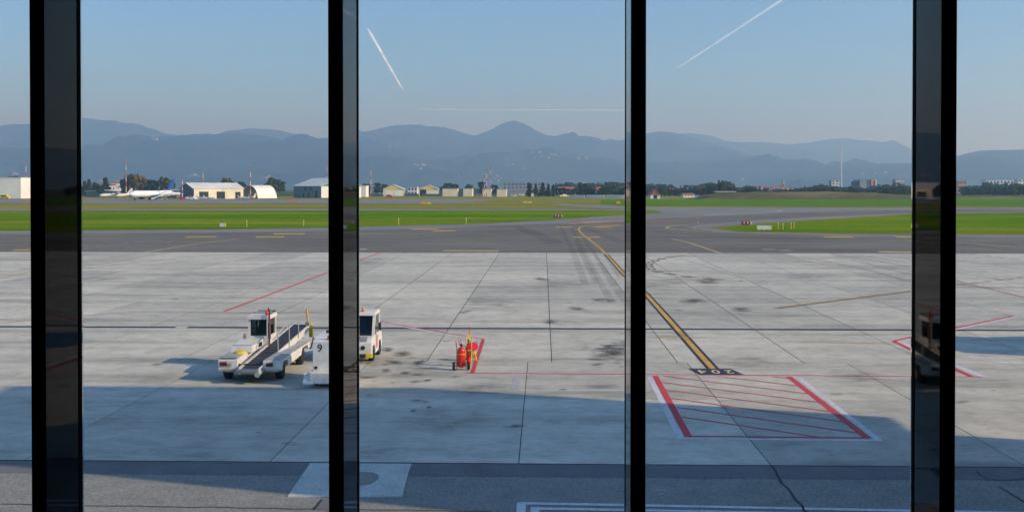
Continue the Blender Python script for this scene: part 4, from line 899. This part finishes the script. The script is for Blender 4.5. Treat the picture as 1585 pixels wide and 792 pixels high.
# aircraft
def airliner(name, label, loc, rz, L, fin, rear=None, engines='wing', sc=1.0, nose=None, ttail=False, prop=False):
    a = empty(name, loc, rz, label, 'aircraft', None, sc); r = L * .05; zc = r * 1.0 + L * .042
    pr = [(.02, -.5), (.35, -.487), (.72, -.46), (.95, -.42), (1, -.37), (1, .18), (.9, .28), (.62, .40), (.32, .48), (.1, .5)]
    m = Matrix.Translation((0, 0, zc)) @ Matrix.Rotation(-PI / 2, 4, 'X')                     # nose at -y
    vs = MB().lathe([(p[0] * r, p[1] * L) for p in pr], 16, m)
    vs.v = [(x, y, z + max(0, y - .18 * L) * .10) for x, y, z in vs.v]
    f = vs.build('fuselage', M['jet_white'], a, smooth=True)
    if rear: 
        q = MB().lathe([(p[0] * r + .03, p[1] * L) for p in pr[5:]], 16, m); q.v = [(x, y, z + max(0, y - .18 * L) * .10) for x, y, z in q.v]; q.build('rear_fuselage', M[rear], a, smooth=True)
    MB().add([(-r * .8, -.47 * L + .3, zc + r * .45), (r * .8, -.47 * L + .3, zc + r * .45), (r * .6, -.45 * L + .3, zc + r * .8), (-r * .6, -.45 * L + .3, zc + r * .8)], [(0, 1, 2, 3)]).build('cockpit_window', M['dark'], a)
    zw = zc + (r * .95 if prop else -r * .55)
    for sx in (-1, 1):
        MB().add([(sx * r * .5, -.10 * L, zw), (sx * r * .5, .10 * L, zw), (sx * .45 * L, .16 * L, zw + .03 * L), (sx * .45 * L, .115 * L, zw + .03 * L), (sx * r * .5, -.10 * L, zw + .018 * L), (sx * r * .5, .10 * L, zw + .012 * L), (sx * .45 * L, .16 * L, zw + .034 * L), (sx * .45 * L, .115 * L, zw + .034 * L)],
                 [(0, 1, 2, 3), (7, 6, 5, 4), (0, 3, 7, 4), (1, 5, 6, 2), (3, 2, 6, 7)]).build('wing', M['jet_white'], a)
        if not prop: MB().add([(sx * .45 * L, .12 * L, zw + .034 * L), (sx * .45 * L, .16 * L, zw + .034 * L), (sx * .458 * L, .175 * L, zw + .09 * L), (sx * .458 * L, .155 * L, zw + .09 * L)], [(0, 1, 2, 3)]).build('winglet', M[fin], a)
        ze = zw - .028 * L if not prop else zw - .005 * L
        en = MB().lathe([(.012 * L, -.06 * L), (.026 * L, -.055 * L), (.028 * L, -.02 * L), (.02 * L, .045 * L)], 12, Matrix.Translation((sx * .15 * L, -.05 * L, ze)) @ Matrix.Rotation(-PI / 2, 4, 'X')).build('engine', M['jet_white' if prop else 'jet_dark'], a, smooth=True)
        zt = zc + r * .5 + .03 * L if not ttail else zc + .20 * L
        MB().add([(sx * .01 * L, .41 * L, zt), (sx * .01 * L, .47 * L, zt), (sx * .17 * L, .52 * L, zt + .012 * L), (sx * .17 * L, .49 * L, zt + .012 * L), (sx * .01 * L, .41 * L, zt + .01 * L), (sx * .01 * L, .47 * L, zt + .008 * L)], [(0, 1, 2, 3), (4, 3, 2, 5), (0, 3, 4), (1, 5, 2)]).build('tailplane', M['jet_white'], a)
        MB().lathe([(.01 * L, -.012 * L), (.018 * L, -.012 * L), (.018 * L, .012 * L), (.01 * L, .012 * L)], 10, Matrix.Translation((sx * .065 * L, .02 * L, .018 * L)) @ Matrix.Rotation(PI / 2, 4, 'Y')).build('main_wheel', M['rubber'], a)
        MB().cyl((sx * .065 * L, .02 * L, .018 * L), (sx * .06 * L, .02 * L, zc - r * .6), .006 * L, n=6).build('main_gear_leg', M['steel'], a)
    MB().add([(-.004 * L, .33 * L, zc + r * .9), (-.004 * L, .48 * L, zc + r * .9), (-.003 * L, .52 * L, zc + .225 * L), (-.003 * L, .46 * L, zc + .225 * L), (.004 * L, .33 * L, zc + r * .9), (.004 * L, .48 * L, zc + r * .9), (.003 * L, .52 * L, zc + .225 * L), (.003 * L, .46 * L, zc + .225 * L)],
             [(0, 1, 2, 3), (7, 6, 5, 4), (0, 3, 7, 4), (1, 5, 6, 2), (3, 2, 6, 7)]).build('tail_fin', M[fin], a)
    MB().lathe([(.008 * L, -.01 * L), (.014 * L, -.01 * L), (.014 * L, .01 * L), (.008 * L, .01 * L)], 10, Matrix.Translation((0, -.38 * L, .014 * L)) @ Matrix.Rotation(PI / 2, 4, 'Y')).build('nose_wheel', M['rubber'], a)
    MB().cyl((0, -.38 * L, .014 * L), (0, -.38 * L, zc - r * .7), .005 * L, n=6).build('nose_gear_leg', M['steel'], a)
    return a
g = G(228, 309.5); airliner('airliner', 'white airliner with blue tail fin parked nose to the left', (g.x, g.y + 8, 0), R(-20), 38, 'jet_blue')
g = G(262, 307); airliner('airliner', 'airliner with lime green rear and white fin half hidden behind the blue tailed one', (g.x - 8, g.y + 32, 0), R(-52), 27, 'jet_white', rear='lime')
g = G(161, 307); airliner('propeller_airliner', 'small white high tailed propeller aircraft left of the tall mast', (g.x, g.y + 20, 0), R(-68), 21, 'jet_white', ttail=True, prop=True)
def light_plane(px, py, rz, label):
    g = G(px, py); airliner('light_aircraft', label, (g.x, g.y, 0), rz, 8.5, 'jet_white', prop=True, sc=1.0)
for a in ((297, 308.3, R(-70), 'light aircraft nearest the short mast with red board'), (312, 308.6, R(60), 'light aircraft at the foot of the slim mast'), (324, 308.4, R(75), 'light aircraft before the second shed doorway'), (377, 308.4, R(70), 'light aircraft left of the arched hangar mouth'), (389, 307.4, R(40), 'light aircraft inside the arched hangar mouth')):
    light_plane(*a)
# passenger stairs
g = G(249, 309.8); ps = empty('passenger_stairs', (g.x, g.y - 1, 0), R(-62), 'grey mobile passenger stairs beside the blue tailed airliner', 'stairs vehicle')
MB().prism([(-5, .5), (-5, .9), (3, 3.9), (4.4, 3.9), (4.4, 3.5), (3, 3.5)], -1, 1).build('stair_flight', M['roof_pale'], ps); MB().prism([(-5, 1.7), (-5, 1.9), (3, 4.9), (4.4, 4.9), (4.4, 4.7), (3, 4.7)], -1.05, -.95).prism([(-5, 1.7), (-5, 1.9), (3, 4.9), (4.4, 4.9), (4.4, 4.7), (3, 4.7)], .95, 1.05).build('handrail', M['jet_blue'], ps)
MB().box(-1.1, 1.1, -3.5, 3.6, .3, .8).build('chassis', M['cart_grey'], ps)
for sx in (-1, 1):
    for y in (-2.4, 2.4): wheel(ps, sx * 1.0, y, .4, .25, sx)
# small service vehicles far off
def van(px, py, rz, mat, label, L=4.6, H=2.0, group=None):
    g = G(px, py); v = empty('service_van', (g.x, g.y, 0), rz, label, 'van', group)
    MB().prism([(-L / 2, .35), (-L / 2, H * .55), (-L * .36, H * .62), (-L * .22, H), (L / 2, H), (L / 2, .35)], -.9, .9).build('body', M[mat], v, bevel=.06)
    MB().box(-.91, .91, -L * .20, L * .38, H * .62, H * .88).build('window', M['dark'], v)
    for sx in (-1, 1):
        for y in (-L * .3, L * .3): wheel(v, sx * .8, y, .34, .22, sx)
for a in ((8, 308, R(80), 'yel', 'yellow service truck in front of the white hangar', 6, 2.6), (603, 305.5, R(85), 'mast_red', 'red van before the left yellow hangar'), (297, 309.3, R(90), 'jet_white', 'white van right of the short mast with red board'), (335, 307, R(90), 'jet_white', 'white van before the cream shed wall'), 
          (796, 304.5, R(88), 'jet_white', 'white van beside the low blue grey warehouse'), (808, 303.5, R(95), 'jet_white', 'white van under the office block'), (1079, 307, R(90), 'jet_white', 'white van on the grass edge left of the bank')):
    van(*a)
# house with red gable under the trees
hall_gable('red_roof_house', 'small house with steep red gable right of the third window post', 1007, 307.6, R(6), 6.2, 9, 2.6, 3.6, 'left', 'white_wall', 'white_wall', 'brick', [('end', 2.0, 4.2, .1, 2.4, 'dark')], 'house', tri='brick')
def house(px, ytop, Y, wd, rz, wall, roof, label, group):
    wd *= .62; t = P(px, ytop, Y); h = max(3.2, t.z); r = empty('house', (t.x, Y, 0), rz, label, 'house', group)
    e = h - wd * .22
    MB().box(-wd * .75, wd * .75, -wd / 2, wd / 2, 0, e).build('wall', M[wall], r)
    MB().prism([(-wd * .58, e), (wd * .58, e), (0, h)], -wd * .82, wd * .82).build('roof', M[roof], r)
    for k in (-1, 0, 1): MB().box(wd * .42 * k - .6, wd * .42 * k + .6, -wd / 2 - .06, -wd / 2 - .005, e * .45, e * .75).build('window', M['dark'], r)
for px, yt, Y, wd, rz, wl, rf, lab in ((876, 289, 900, 14, .3, 'cream_wall', 'brick', 'wide house with red roof amid the dark conifers'), (890, 290, 930, 12, -.2, 'white_wall', 'brick', 'red roofed house right of the wide one amid the conifers'), (931, 289.5, 950, 10, .1, 'pink', 'brick', 'salmon house left of the third window post'), (921, 294, 860, 9, .4, 'white_wall', 'brick', 'low white house below the salmon one'),
                           (1064, 299, 800, 9, .2, 'white_wall', 'brick', 'small white house at the foot of the trees left of the bank'), (1045, 291, 1250, 12, 0, 'cream_wall', 'brick', 'cream house with red roof among trees right of the steep red gable'), (1082, 290.5, 1250, 12, .3, 'pink', 'brick', 'pinkish house below the tallest tree clump'),
                           (1172, 288.5, 1500, 14, .1, 'white_wall', 'brick', 'leftmost house of the far hamlet beside the crane tree'), (1180, 288, 1540, 12, .4, 'white_wall', 'brick', 'second house of the far hamlet'), (1190, 289.5, 1500, 14, -.3, 'white_wall', 'brick', 'broad house in the middle of the far hamlet'), (1199, 288, 1560, 11, .2, 'pink', 'brick', 'house left of the church tower'),
                           (1222, 290, 1500, 11, .2, 'white_wall', 'brick', 'first house right of the church tower'), (1244, 289.5, 1450, 12, .1, 'cream_wall', 'brick', 'house with red roof between church tower and pale apartment block'), (157, 283, 1500, 11, .2, 'white_wall', 'brick', 'white house between the left conifers'), (180, 282, 1550, 12, .2, 'white_wall', 'brick', 'white house left of the tall mast'), (172, 285, 1450, 12, .3, 'cream_wall', 'brick', 'cream house above the propeller aircraft')):
    house(px, yt, Y, wd, rz, wl, rf, lab, 'houses among the far trees')
# white flat shelter on the bank, airfield fence
box_hall('flat_shelter', 'long white flat roofed shelter left of the overgrown bank', 1108, 1139, 297, 300.5, 8, 'dark_wall', 'shelter', roof='white_wall', Y=735)
for x0, x1, lab in ((880, 905, 'short length of white barrier left of the third window post'), (908, 935, 'middle length of white barrier left of the third window post'), (938, 966, 'right length of white barrier beside the third window post')):
    a, b = G(x0, 307.2), G(x1, 307.6); f = empty('barrier', (a.x, a.y, 0), math.atan2(b.y - a.y, b.x - a.x), lab, 'barrier', 'white barriers at the grass edge'); Lb = (b - a).length
    MB().box(0, Lb, -.1, .1, .5, 2.4).build('panel', M['roof_pale'], f)
    for k in range(4): MB().box(Lb * k / 3 - .12, Lb * k / 3 + .12, .11, .3, 0, 2.6).build('post', M['grey_wall'], f)
a, b = G(560, 303.2), G(745, 303.8); f = empty('perimeter_fence', (a.x, a.y, 0), math.atan2(b.y - a.y, b.x - a.x), 'low grey green fence in front of the yellow hangars', 'fence'); Lb = (b - a).length
MB().box(0, Lb, -.03, .03, .1, 1.9).build('mesh_panel', M['fence'], f)
for k in range(30): MB().box(Lb * k / 29 - .08, Lb * k / 29 + .08, .035, .15, 0, 2.2).build('post', M['grey_wall'], f)

# ------------------------------------------------------------------ signs and lights on the grass
def sign(px0, px1, ytop, ybase, face, label, cat='sign', legs=True, name='guidance_sign'):
    Y = Yg(ybase); a, b = P(px0, ytop, Y), P(px1, ytop, Y); e = empty(name, (a.x, Y, 0), 0, label, cat); wd = b.x - a.x; h = a.z
    MB().box(0, wd, 0, .3, .22, h).build('panel', M[face], e, bevel=.02)
    MB().box(wd, wd + .1, -.03, .33, .2, h + .03).build('end_cap', M['yel'], e)
    for k in (.15, .5, .85): MB().box(wd * k - .06, wd * k + .06, .1, .2, 0, .22).build('leg', M['steel'], e)
    return e
sg = sign(857, 870.5, 332.5, 338.6, 'sign_red', 'dark red guidance sign at the tip of the left grass')
sg2 = sign(1148, 1161, 342.5, 350, 'sign_red', 'dark red guidance sign on the right grass edge')
for s_ in (sg, sg2):
    wd = s_.children[0].dimensions.x or 2.4
    for k in range(3): MB().box(.35 + .65 * k, .55 + .65 * k, -.012, -.004, .45, .85).build('letter', M['sign_white'], s_)
sign(1172, 1194, 349, 357, 'sign_white', 'blank white board lying low on the right grass', 'board', name='white_board')
sign(340, 348, 345.5, 353.2, 'sign_white', 'white cabinet with blue stripe on the left grass', 'cabinet', name='field_cabinet')
def edge_light(px, ytop, ybase, label, mat='yel', group='yellow marker posts on the grass'):
    Y = Yg(ybase); t = P(px, ytop, Y); e = empty('marker_post', (t.x, Y, 0), 0, label, 'marker post', group)
    MB().cyl((0, 0, 0), (0, 0, t.z * .85), .06, .05, 8).build('post', M[mat], e); MB().lathe([(.08, t.z * .85), (.10, t.z * .9), (.07, t.z), (.02, t.z * 1.02)], 8).build('lamp', M['sign_white'], e)
for a in ((382, 341, 351.5, 'yellow marker post right of the white cabinet'), (470, 341, 350, 'yellow marker post left of the second window post'), (617, 338, 348.5, 'yellow marker post right of the second window post'), (721.5, 338, 347.5, 'yellow marker post beside the black lamp'), (1204.5, 344.5, 354, 'leftmost of four yellow posts right of the white board'), (1212, 345.5, 355, 'second of four yellow posts right of the white board'), (1224.5, 344.5, 354, 'third of four yellow posts right of the white board'), (1229, 344, 353.5, 'rightmost of four yellow posts right of the white board')):
    edge_light(*a)
edge_light(727, 337, 342.5, 'black marker lamp on the left grass', 'black'); edge_light(916, 337.5, 343, 'orange marker post beside the red painted hold bar', 'orange'); edge_light(1080, 344, 349, 'orange marker post at the turning line', 'orange'); edge_light(1075, 352, 357, 'low orange marker post inside the turning line', 'orange')
for x0, x1, y0, y1, c_, lab in ((33, 48, 312, 314.8, 'orange', 'flat orange marker board on the far grass at left'), (443, 463, 311.3, 314, 'orange', 'flat orange marker board before the large hangar'), (651, 659, 312.2, 316.6, 'amber', 'amber marker board before the right yellow hangar'), (661, 667, 312.6, 316.6, 'yel', 'yellow marker board right of the amber one'), (810, 816, 311.5, 315, 'yel', 'yellow marker board, left of the pair on the far strip'), (817, 823, 311.6, 315, 'yel', 'yellow marker board, right of the pair on the far strip'), (954, 960, 311.5, 316, 'amber', 'amber marker board beside the third window post'), (735, 739, 309.5, 312, 'orange', 'tiny orange marker board at the runway end')):
    sign(x0, x1, y0, y1, c_, lab, 'marker board', name='marker_board')

# ------------------------------------------------------------------ overgrown earth bank on the right
def bank(name, px0, px1, ybase, tops, seed, depth=70):
    nx, ny = 120, 16; Y0 = Yg(ybase); vs, fs = [], []
    def top(px):
        for (a, ya), (b, yb) in zip(tops, tops[1:]):
            if a <= px <= b: t = (px - a) / (b - a); return ya + (yb - ya) * (t * t * (3 - 2 * t))
        return tops[-1][1]
    for i in range(nx + 1):
        px = px0 + (px1 - px0) * i / nx; hz_ = P(px, top(px), Y0 + 12).z
        x = P(px, 300, Y0).x
        for j in range(ny + 1):
            t = j / ny; h = min(1, t / .28) * (1 - max(0, (t - .7) / .3)); h = h * h * (3 - 2 * h)
            vs.append((x, Y0 + depth * t, max(-.3, hz_ * h + (.5 * noise.fractal(Vector((x * .11 + seed, t * 6, 0)), .9, 2, 4)) * h) if 0 < j < ny else -.3))
    for i in range(nx):
        for j in range(ny):
            a = i * (ny + 1) + j; fs.append((a, a + ny + 1, a + ny + 2, a + 1))
    mb = MB(); mb.v = vs; mb.f = fs; o = mb.build(name, M['bank'], smooth=True); o['kind'] = 'structure'; return o
bank('earth_bank', 1085, 1452, 308.6, [(1085, 308), (1110, 302), (1150, 298.5), (1210, 297.5), (1300, 297.2), (1370, 299), (1410, 302), (1452, 307)], 3.3)
bank('low_bank', 1440, 1700, 306.6, [(1440, 306), (1480, 304.5), (1560, 304), (1700, 303.5)], 8.8, 40)

# ------------------------------------------------------------------ trees
def crown_mesh(kind, seed, mat, n=420):
    n = int(n * 1.7)
    rnd = random.Random(seed); mb = MB(); cl = []
    for _ in range(44):
        a = rnd.uniform(0, 2 * PI)
        if kind == 'conifer': z = rnd.uniform(.10, .97); rr = (1 - z) * .26 + .02; cl.append((rr * math.cos(a) * .8, rr * math.sin(a) * .8, z, .03 + .07 * (1 - z)))
        elif kind == 'poplar': z = rnd.uniform(.12, .95); rr = .10 * math.sin(PI * min(1, z * .9 + .08)); cl.append((rr * math.cos(a), rr * math.sin(a), z, .09))
        else: z = rnd.uniform(.30, .92); rr = .34 * math.sqrt(max(0, 1 - ((z - .58) / .40) ** 2)) * rnd.uniform(.45, 1); cl.append((rr * math.cos(a), rr * math.sin(a), z, rnd.uniform(.06, .14)))
    for i in range(n):
        c = cl[i % len(cl)]; d = Vector((rnd.gauss(0, 1), rnd.gauss(0, 1), rnd.gauss(0, 1))).normalized() * c[3] * rnd.uniform(.55, 1.05)
        p = Vector(c[:3]) + d; s = rnd.uniform(.028, .05)
        q = (d.normalized() + Vector((rnd.uniform(-.5, .5), rnd.uniform(-.5, .5), rnd.uniform(-.2, .7)))).to_track_quat('Z', 'Y')
        mb.add([p + q @ Vector(v) * s for v in ((-1, -.8, 0), (1, -.6, .2), (.9, .9, 0), (-.7, 1, -.2))], [(0, 1, 2, 3)])
    me = bpy.data.meshes.new('crown'); me.from_pydata(mb.v, [], mb.f); me.materials.append(mat); return me
M['leaf_dark'] = leaf_mat('leaf_dark', ((.018, .032, .014), (.032, .055, .022), (.055, .085, .032)))
M['leaf_mid'] = leaf_mat('leaf_mid', ((.028, .05, .016), (.05, .085, .026), (.085, .125, .04)))
M['leaf_autumn'] = leaf_mat('leaf_autumn', ((.06, .055, .018), (.12, .095, .025), (.19, .14, .04)))
CR = {'round': [crown_mesh('round', 10 + i, M['leaf_mid']) for i in range(4)], 'dark': [crown_mesh('round', 30 + i, M['leaf_dark']) for i in range(4)], 'autumn': [crown_mesh('round', 50 + i, M['leaf_autumn'], 520) for i in range(2)],
      'conifer': [crown_mesh('conifer', 70 + i, M['leaf_dark'], 460) for i in range(3)], 'poplar': [crown_mesh('poplar', 90 + i, M['leaf_dark'], 360) for i in range(2)]}
tk = MB().cyl((0, 0, -.02), (0, 0, .4), .022, .014, 7).cyl((0, 0, .36), (.07, .02, .62), .012, .005, 5).cyl((0, 0, .34), (-.06, .05, .6), .012, .005, 5).cyl((0, 0, .38), (.0, -.05, .7), .012, .005, 5)
TRUNK = tk.mesh('trunk', M['bark'])
def tree(px, ytop, Y, kind, label, group, wide=1.0, name=None, mark=None):
    t = P(px, ytop, Y); h = max(3.5, t.z); e = empty(name or {'conifer': 'conifer_tree', 'poplar': 'poplar_tree'}.get(kind, 'broadleaf_tree'), (t.x, Y, 0), random.uniform(0, 6.28), label, 'tree', group)
    if mark: e['belt'], e['row'] = mark
    inst('crown', random.choice(CR[kind]), e, (0, 0, 0), (0, 0, 0), (h * wide, h * wide, h)); inst('trunk', TRUNK, e, (0, 0, 0), (0, 0, 0), (h, h, h))
GT = 'trees behind the far hangars'
for px, yt, Y, kd, wd, lab in ((138, 277, 880, 'conifer', 1.1, 'dark conifer at the right edge of the first window post'), (131, 280, 900, 'conifer', 1, 'dark conifer half hidden by the first window post'), (148, 282, 860, 'dark', .9, 'low dark tree between the two left conifers'), (163.5, 274.5, 850, 'conifer', 1.3, 'broad pointed conifer above the propeller aircraft'), (156, 285, 820, 'dark', .9, 'small dark tree at the foot of the broad conifer'),
                           (193, 276, 830, 'dark', .8, 'dark narrow tree left of the autumn tree'), (202, 270, 800, 'autumn', .9, 'autumn brown tree beside the tall mast'), (211, 268, 800, 'autumn', 1.0, 'tallest autumn brown tree above the airliner'), (226, 276, 850, 'dark', .9, 'dark tree right of the autumn tree'), (236, 276.5, 850, 'dark', .9, 'dark tree left of the blue tail fin'), (254, 273, 800, 'autumn', 1, 'yellowish tree right of the blue tail fin'), (263, 277, 830, 'round', .9, 'green tree left of the dark shed end'),
                           (350, 275, 860, 'autumn', .9, 'tawny tree above the cream shed'), (356, 279, 850, 'round', 1, 'green tree left of the arched hangar'), (373, 281, 900, 'dark', 1, 'low dark tree behind the arched hangar'), (424, 275, 900, 'round', 1.15, 'rounded olive tree left of the large hangar'), (433, 278, 900, 'round', 1, 'olive tree touching the large hangar eave'), (414, 282, 900, 'dark', 1, 'low tree right of the arched hangar'), (20, 272, 1000, 'round', 1, 'tree behind the white hangar roof'), (36, 277, 800, 'autumn', .8, 'brownish tree beside the leftmost mast'), (44, 281, 800, 'round', .9, 'green tree left of the first window post'),
                           (568, 283, 950, 'dark', 1, 'dark tree left of the mast by the yellow hangars'), (585, 283, 950, 'dark', 1.2, 'dark tree right of the mast by the yellow hangars'), (596, 284, 980, 'dark', 1, 'dark tree behind the left yellow hangar'), (692, 282, 950, 'dark', 1.2, 'dark tree above the wide cream block'), (704, 283.5, 960, 'dark', 1, 'lower dark tree above the wide cream block'), (726, 285, 950, 'dark', 1.1, 'dark tree above the second cream block'), (746, 280, 980, 'dark', .9, 'dark tree behind the clustered masts'), (765, 285, 960, 'dark', 1, 'dark tree right of the clustered masts'),
                           (819, 283, 820, 'poplar', 1.2, 'first narrow dark conifer right of the office block'), (829, 284, 820, 'conifer', 1, 'second dark conifer right of the office block'), (840, 282.5, 830, 'conifer', 1.3, 'broadest dark conifer right of the office block'), (849, 285, 830, 'conifer', 1, 'fourth dark conifer right of the office block'), (856, 286, 820, 'poplar', 1, 'last narrow dark conifer right of the office block'), (898, 282.5, 860, 'poplar', 1.5, 'tall dark poplar right of the red roofed houses'), (906, 284, 860, 'poplar', 1.3, 'second tall dark poplar right of the red roofed houses'), (942, 288, 860, 'dark', 1.1, 'dark tree right of the salmon house')):
    tree(px, yt, Y, kd, lab, GT, wd)
prof = [(862, 284), (880, 282), (905, 284), (925, 284), (945, 281), (967, 283), (1000, 284), (1030, 285), (1050, 287), (1072, 286), (1085, 284), (1100, 281), (1118, 278.5), (1132, 282), (1142, 287), (1165, 288), (1180, 290), (1215, 291), (1235, 289), (1258, 287), (1272, 284.5), (1282, 288), (1310, 288), (1322, 285.5), (1330, 289), (1352, 289), (1365, 285), (1385, 285), (1411, 284), (1480, 288), (1515, 287), (1524, 283), (1545, 285), (1562, 283.5), (1590, 285), (1640, 286)]
def ptop(px):
    for (a, ya), (b, yb) in zip(prof, prof[1:]):
        if a <= px <= b: return ya + (yb - ya) * (px - a) / (b - a)
    return 287
lm = [(862, 967, 'tree in the wooded belt behind the red roofed houses'), (967, 1060, 'tree in the wooded belt behind the steep gabled house'), (1060, 1150, 'tree in the high wooded clump left of the bank'), (1150, 1260, 'tree in the low belt around the church tower'), (1260, 1330, 'tree in the belt around the pale apartment block'), (1330, 1450, 'tree in the belt right of the salmon plant building'), (1450, 1700, 'tree on the wooded rise at the right edge')]
for layer, (Y0, Y1, dy, stp) in enumerate(((1250, 1450, -.5, 7.0), (1000, 1200, 3.0, 6.0), (800, 860, 6.5, 6.5))):
    px = 864
    while px < 1640:
        if not (1408 < px < 1486):
            lab = next(l for a, b, l in lm if a <= px < b); Y = random.uniform(Y0, Y1); yt = ptop(px) + dy * (.6 if px > 1150 else 1) + random.choice((random.uniform(-.8, 1.5), random.uniform(-1.8, 4.0)))
            kd = random.choice(['dark', 'dark', 'round', 'round', 'dark', 'conifer', 'poplar', 'autumn'] if layer < 2 else ['round', 'dark', 'dark'])
            tree(px, min(yt, 299), Y, kd, lab, lab.replace('tree in', 'trees of').replace('tree on', 'trees on'), random.uniform(.8, 1.7), mark=(lab, layer))
        px += random.uniform(.7, 1.3) * stp
def nth(k): return '%d%s' % (k, 'th' if 10 <= k % 100 <= 20 else {1: 'st', 2: 'nd', 3: 'rd'}.get(k % 10, 'th'))
def number_from_left(objs, text):
    for k, o in enumerate(sorted(objs, key=lambda q: q.location.x / max(q.location.y, 1)), 1): o['label'] = nth(k) + ' ' + text
for key in {(o['belt'], o['row']) for o in C.objects if 'belt' in o}:
    number_from_left([o for o in C.objects if 'belt' in o and (o['belt'], o['row']) == key], 'tree from the left in the %s row, %s' % (('back', 'middle', 'front')[key[1]], key[0].replace('tree in the ', '').replace('tree on the ', '')))
for o in C.objects:
    if 'belt' in o: del o['belt'], o['row']
# shrubs on the bank
for i in range(60):
    px = random.uniform(1112, 1440); Y = random.uniform(690, 712); base = 2.0 if 1130 < px < 1400 else .6
    g = P(px, 300, Y); s = random.uniform(2.0, 3.6); e = empty('shrub', (g.x, Y, random.uniform(-.2, 1.6) * (1 if 1130 < px < 1400 else .3)), random.uniform(0, 6), 'scrubby shrub on the face of the overgrown earth bank', 'shrub', 'shrubs on the earth bank')
    inst('foliage', random.choice(CR['dark' if i % 3 else 'round'] if i % 7 else CR['autumn']), e, (0, 0, -s * .25), (0, 0, 0), (s * 1.8, s * 1.2, s))
number_from_left([o for o in C.objects if o.name.startswith('shrub')], 'shrub from the left on the overgrown earth bank')

# ------------------------------------------------------------------ villages on the slopes
hm_ = {}
M['plaster'] = simple('village_plaster', (.55, .52, .46), .8); M['plaster_warm'] = simple('village_ochre', (.50, .42, .30), .8)
for wl, rf in (('plaster', 'brick'), ('plaster_warm', 'brick')):
    hm_[wl] = (MB().box(-7, 7, -6, 6, -14, 8).mesh('wall', M[wl]), MB().prism([(-6.8, 8), (6.8, 8), (0, 12)], -7.8, 7.8).mesh('roof', M[rf]))
dg = bpy.context.evaluated_depsgraph_get(); dg.update()
mts = [o for o in C.objects if o.name.startswith(('far_mountains', 'foothills'))]
from mathutils.bvhtree import BVHTree
trees_ = [BVHTree.FromPolygons([v.co for v in o.data.vertices], [p.vertices[:] for p in o.data.polygons]) for o in mts]
def slope_point(px, py):
    d = ray(px, py).normalized(); best = None
    for bt in trees_:
        h = bt.ray_cast(Vector((0, 0, EYE)), d)
        if h[0] is not None and (best is None or h[3] < best[1]): best = (h[0], h[3])
    return best[0] if best else None
for cxp, cyp, sx, sy, n, lab, sc in ((850, 241, 26, 4, 11, 'upper village on the slope right of the peak', 1.7), (905, 246, 14, 3, 5, 'hamlet right of the upper village', 1.5), (655, 260, 18, 4, 7, 'village on the slope above the right yellow hangar', 1.7), (610, 226, 14, 4, 6, 'high hamlet on the ridge near the second post', 1.5), (900, 284, 60, 3, 12, 'valley village behind the dark conifers', 1.2), (765, 277, 30, 5, 9, 'valley village above the clustered masts', 1.4),
                                (240, 217, 4, 3, 3, 'hilltop buildings on the left ridge', 2.6), (302, 273, 12, 2, 4, 'houses on the slope above the cream shed', 1.8), (172, 281, 20, 3, 8, 'valley houses left of the tall mast', 1.2), (1208, 237, 5, 1.5, 3, 'pale buildings high on the far right mountain', 2.6), (1336, 270, 6, 2, 3, 'pale houses on the right foothill above the plant', 1.6), (1362, 270, 10, 3, 3, 'pale houses on the right foothill slope', 1.4), (1150, 278, 8, 3, 4, 'pale houses in the valley right of the high trees', 1.3), (20, 271, 14, 2, 4, 'pale houses above the white hangar', 1.6), (410, 274, 10, 2, 4, 'pale houses above the arched hangar', 1.5), (800, 262, 40, 8, 6, 'scattered houses low on the slope below the peak', 1.3)):
    vill = []
    for i in range(n):
        p = slope_point(cxp + random.gauss(0, sx * .6), cyp + random.gauss(0, sy * .6))
        if p is None: continue
        e = empty('village_house', p, random.uniform(-.6, .6), 'tiny pale house in the ' + lab, 'house', 'houses of the ' + lab, sc * random.uniform(.35, .75))
        vill.append(e); wl = random.choice(list(hm_)); inst('wall', hm_[wl][0], e, (0, 0, 0)); inst('roof', hm_[wl][1], e, (0, 0, 0))
    number_from_left(vill, 'house, from left, of the ' + lab)
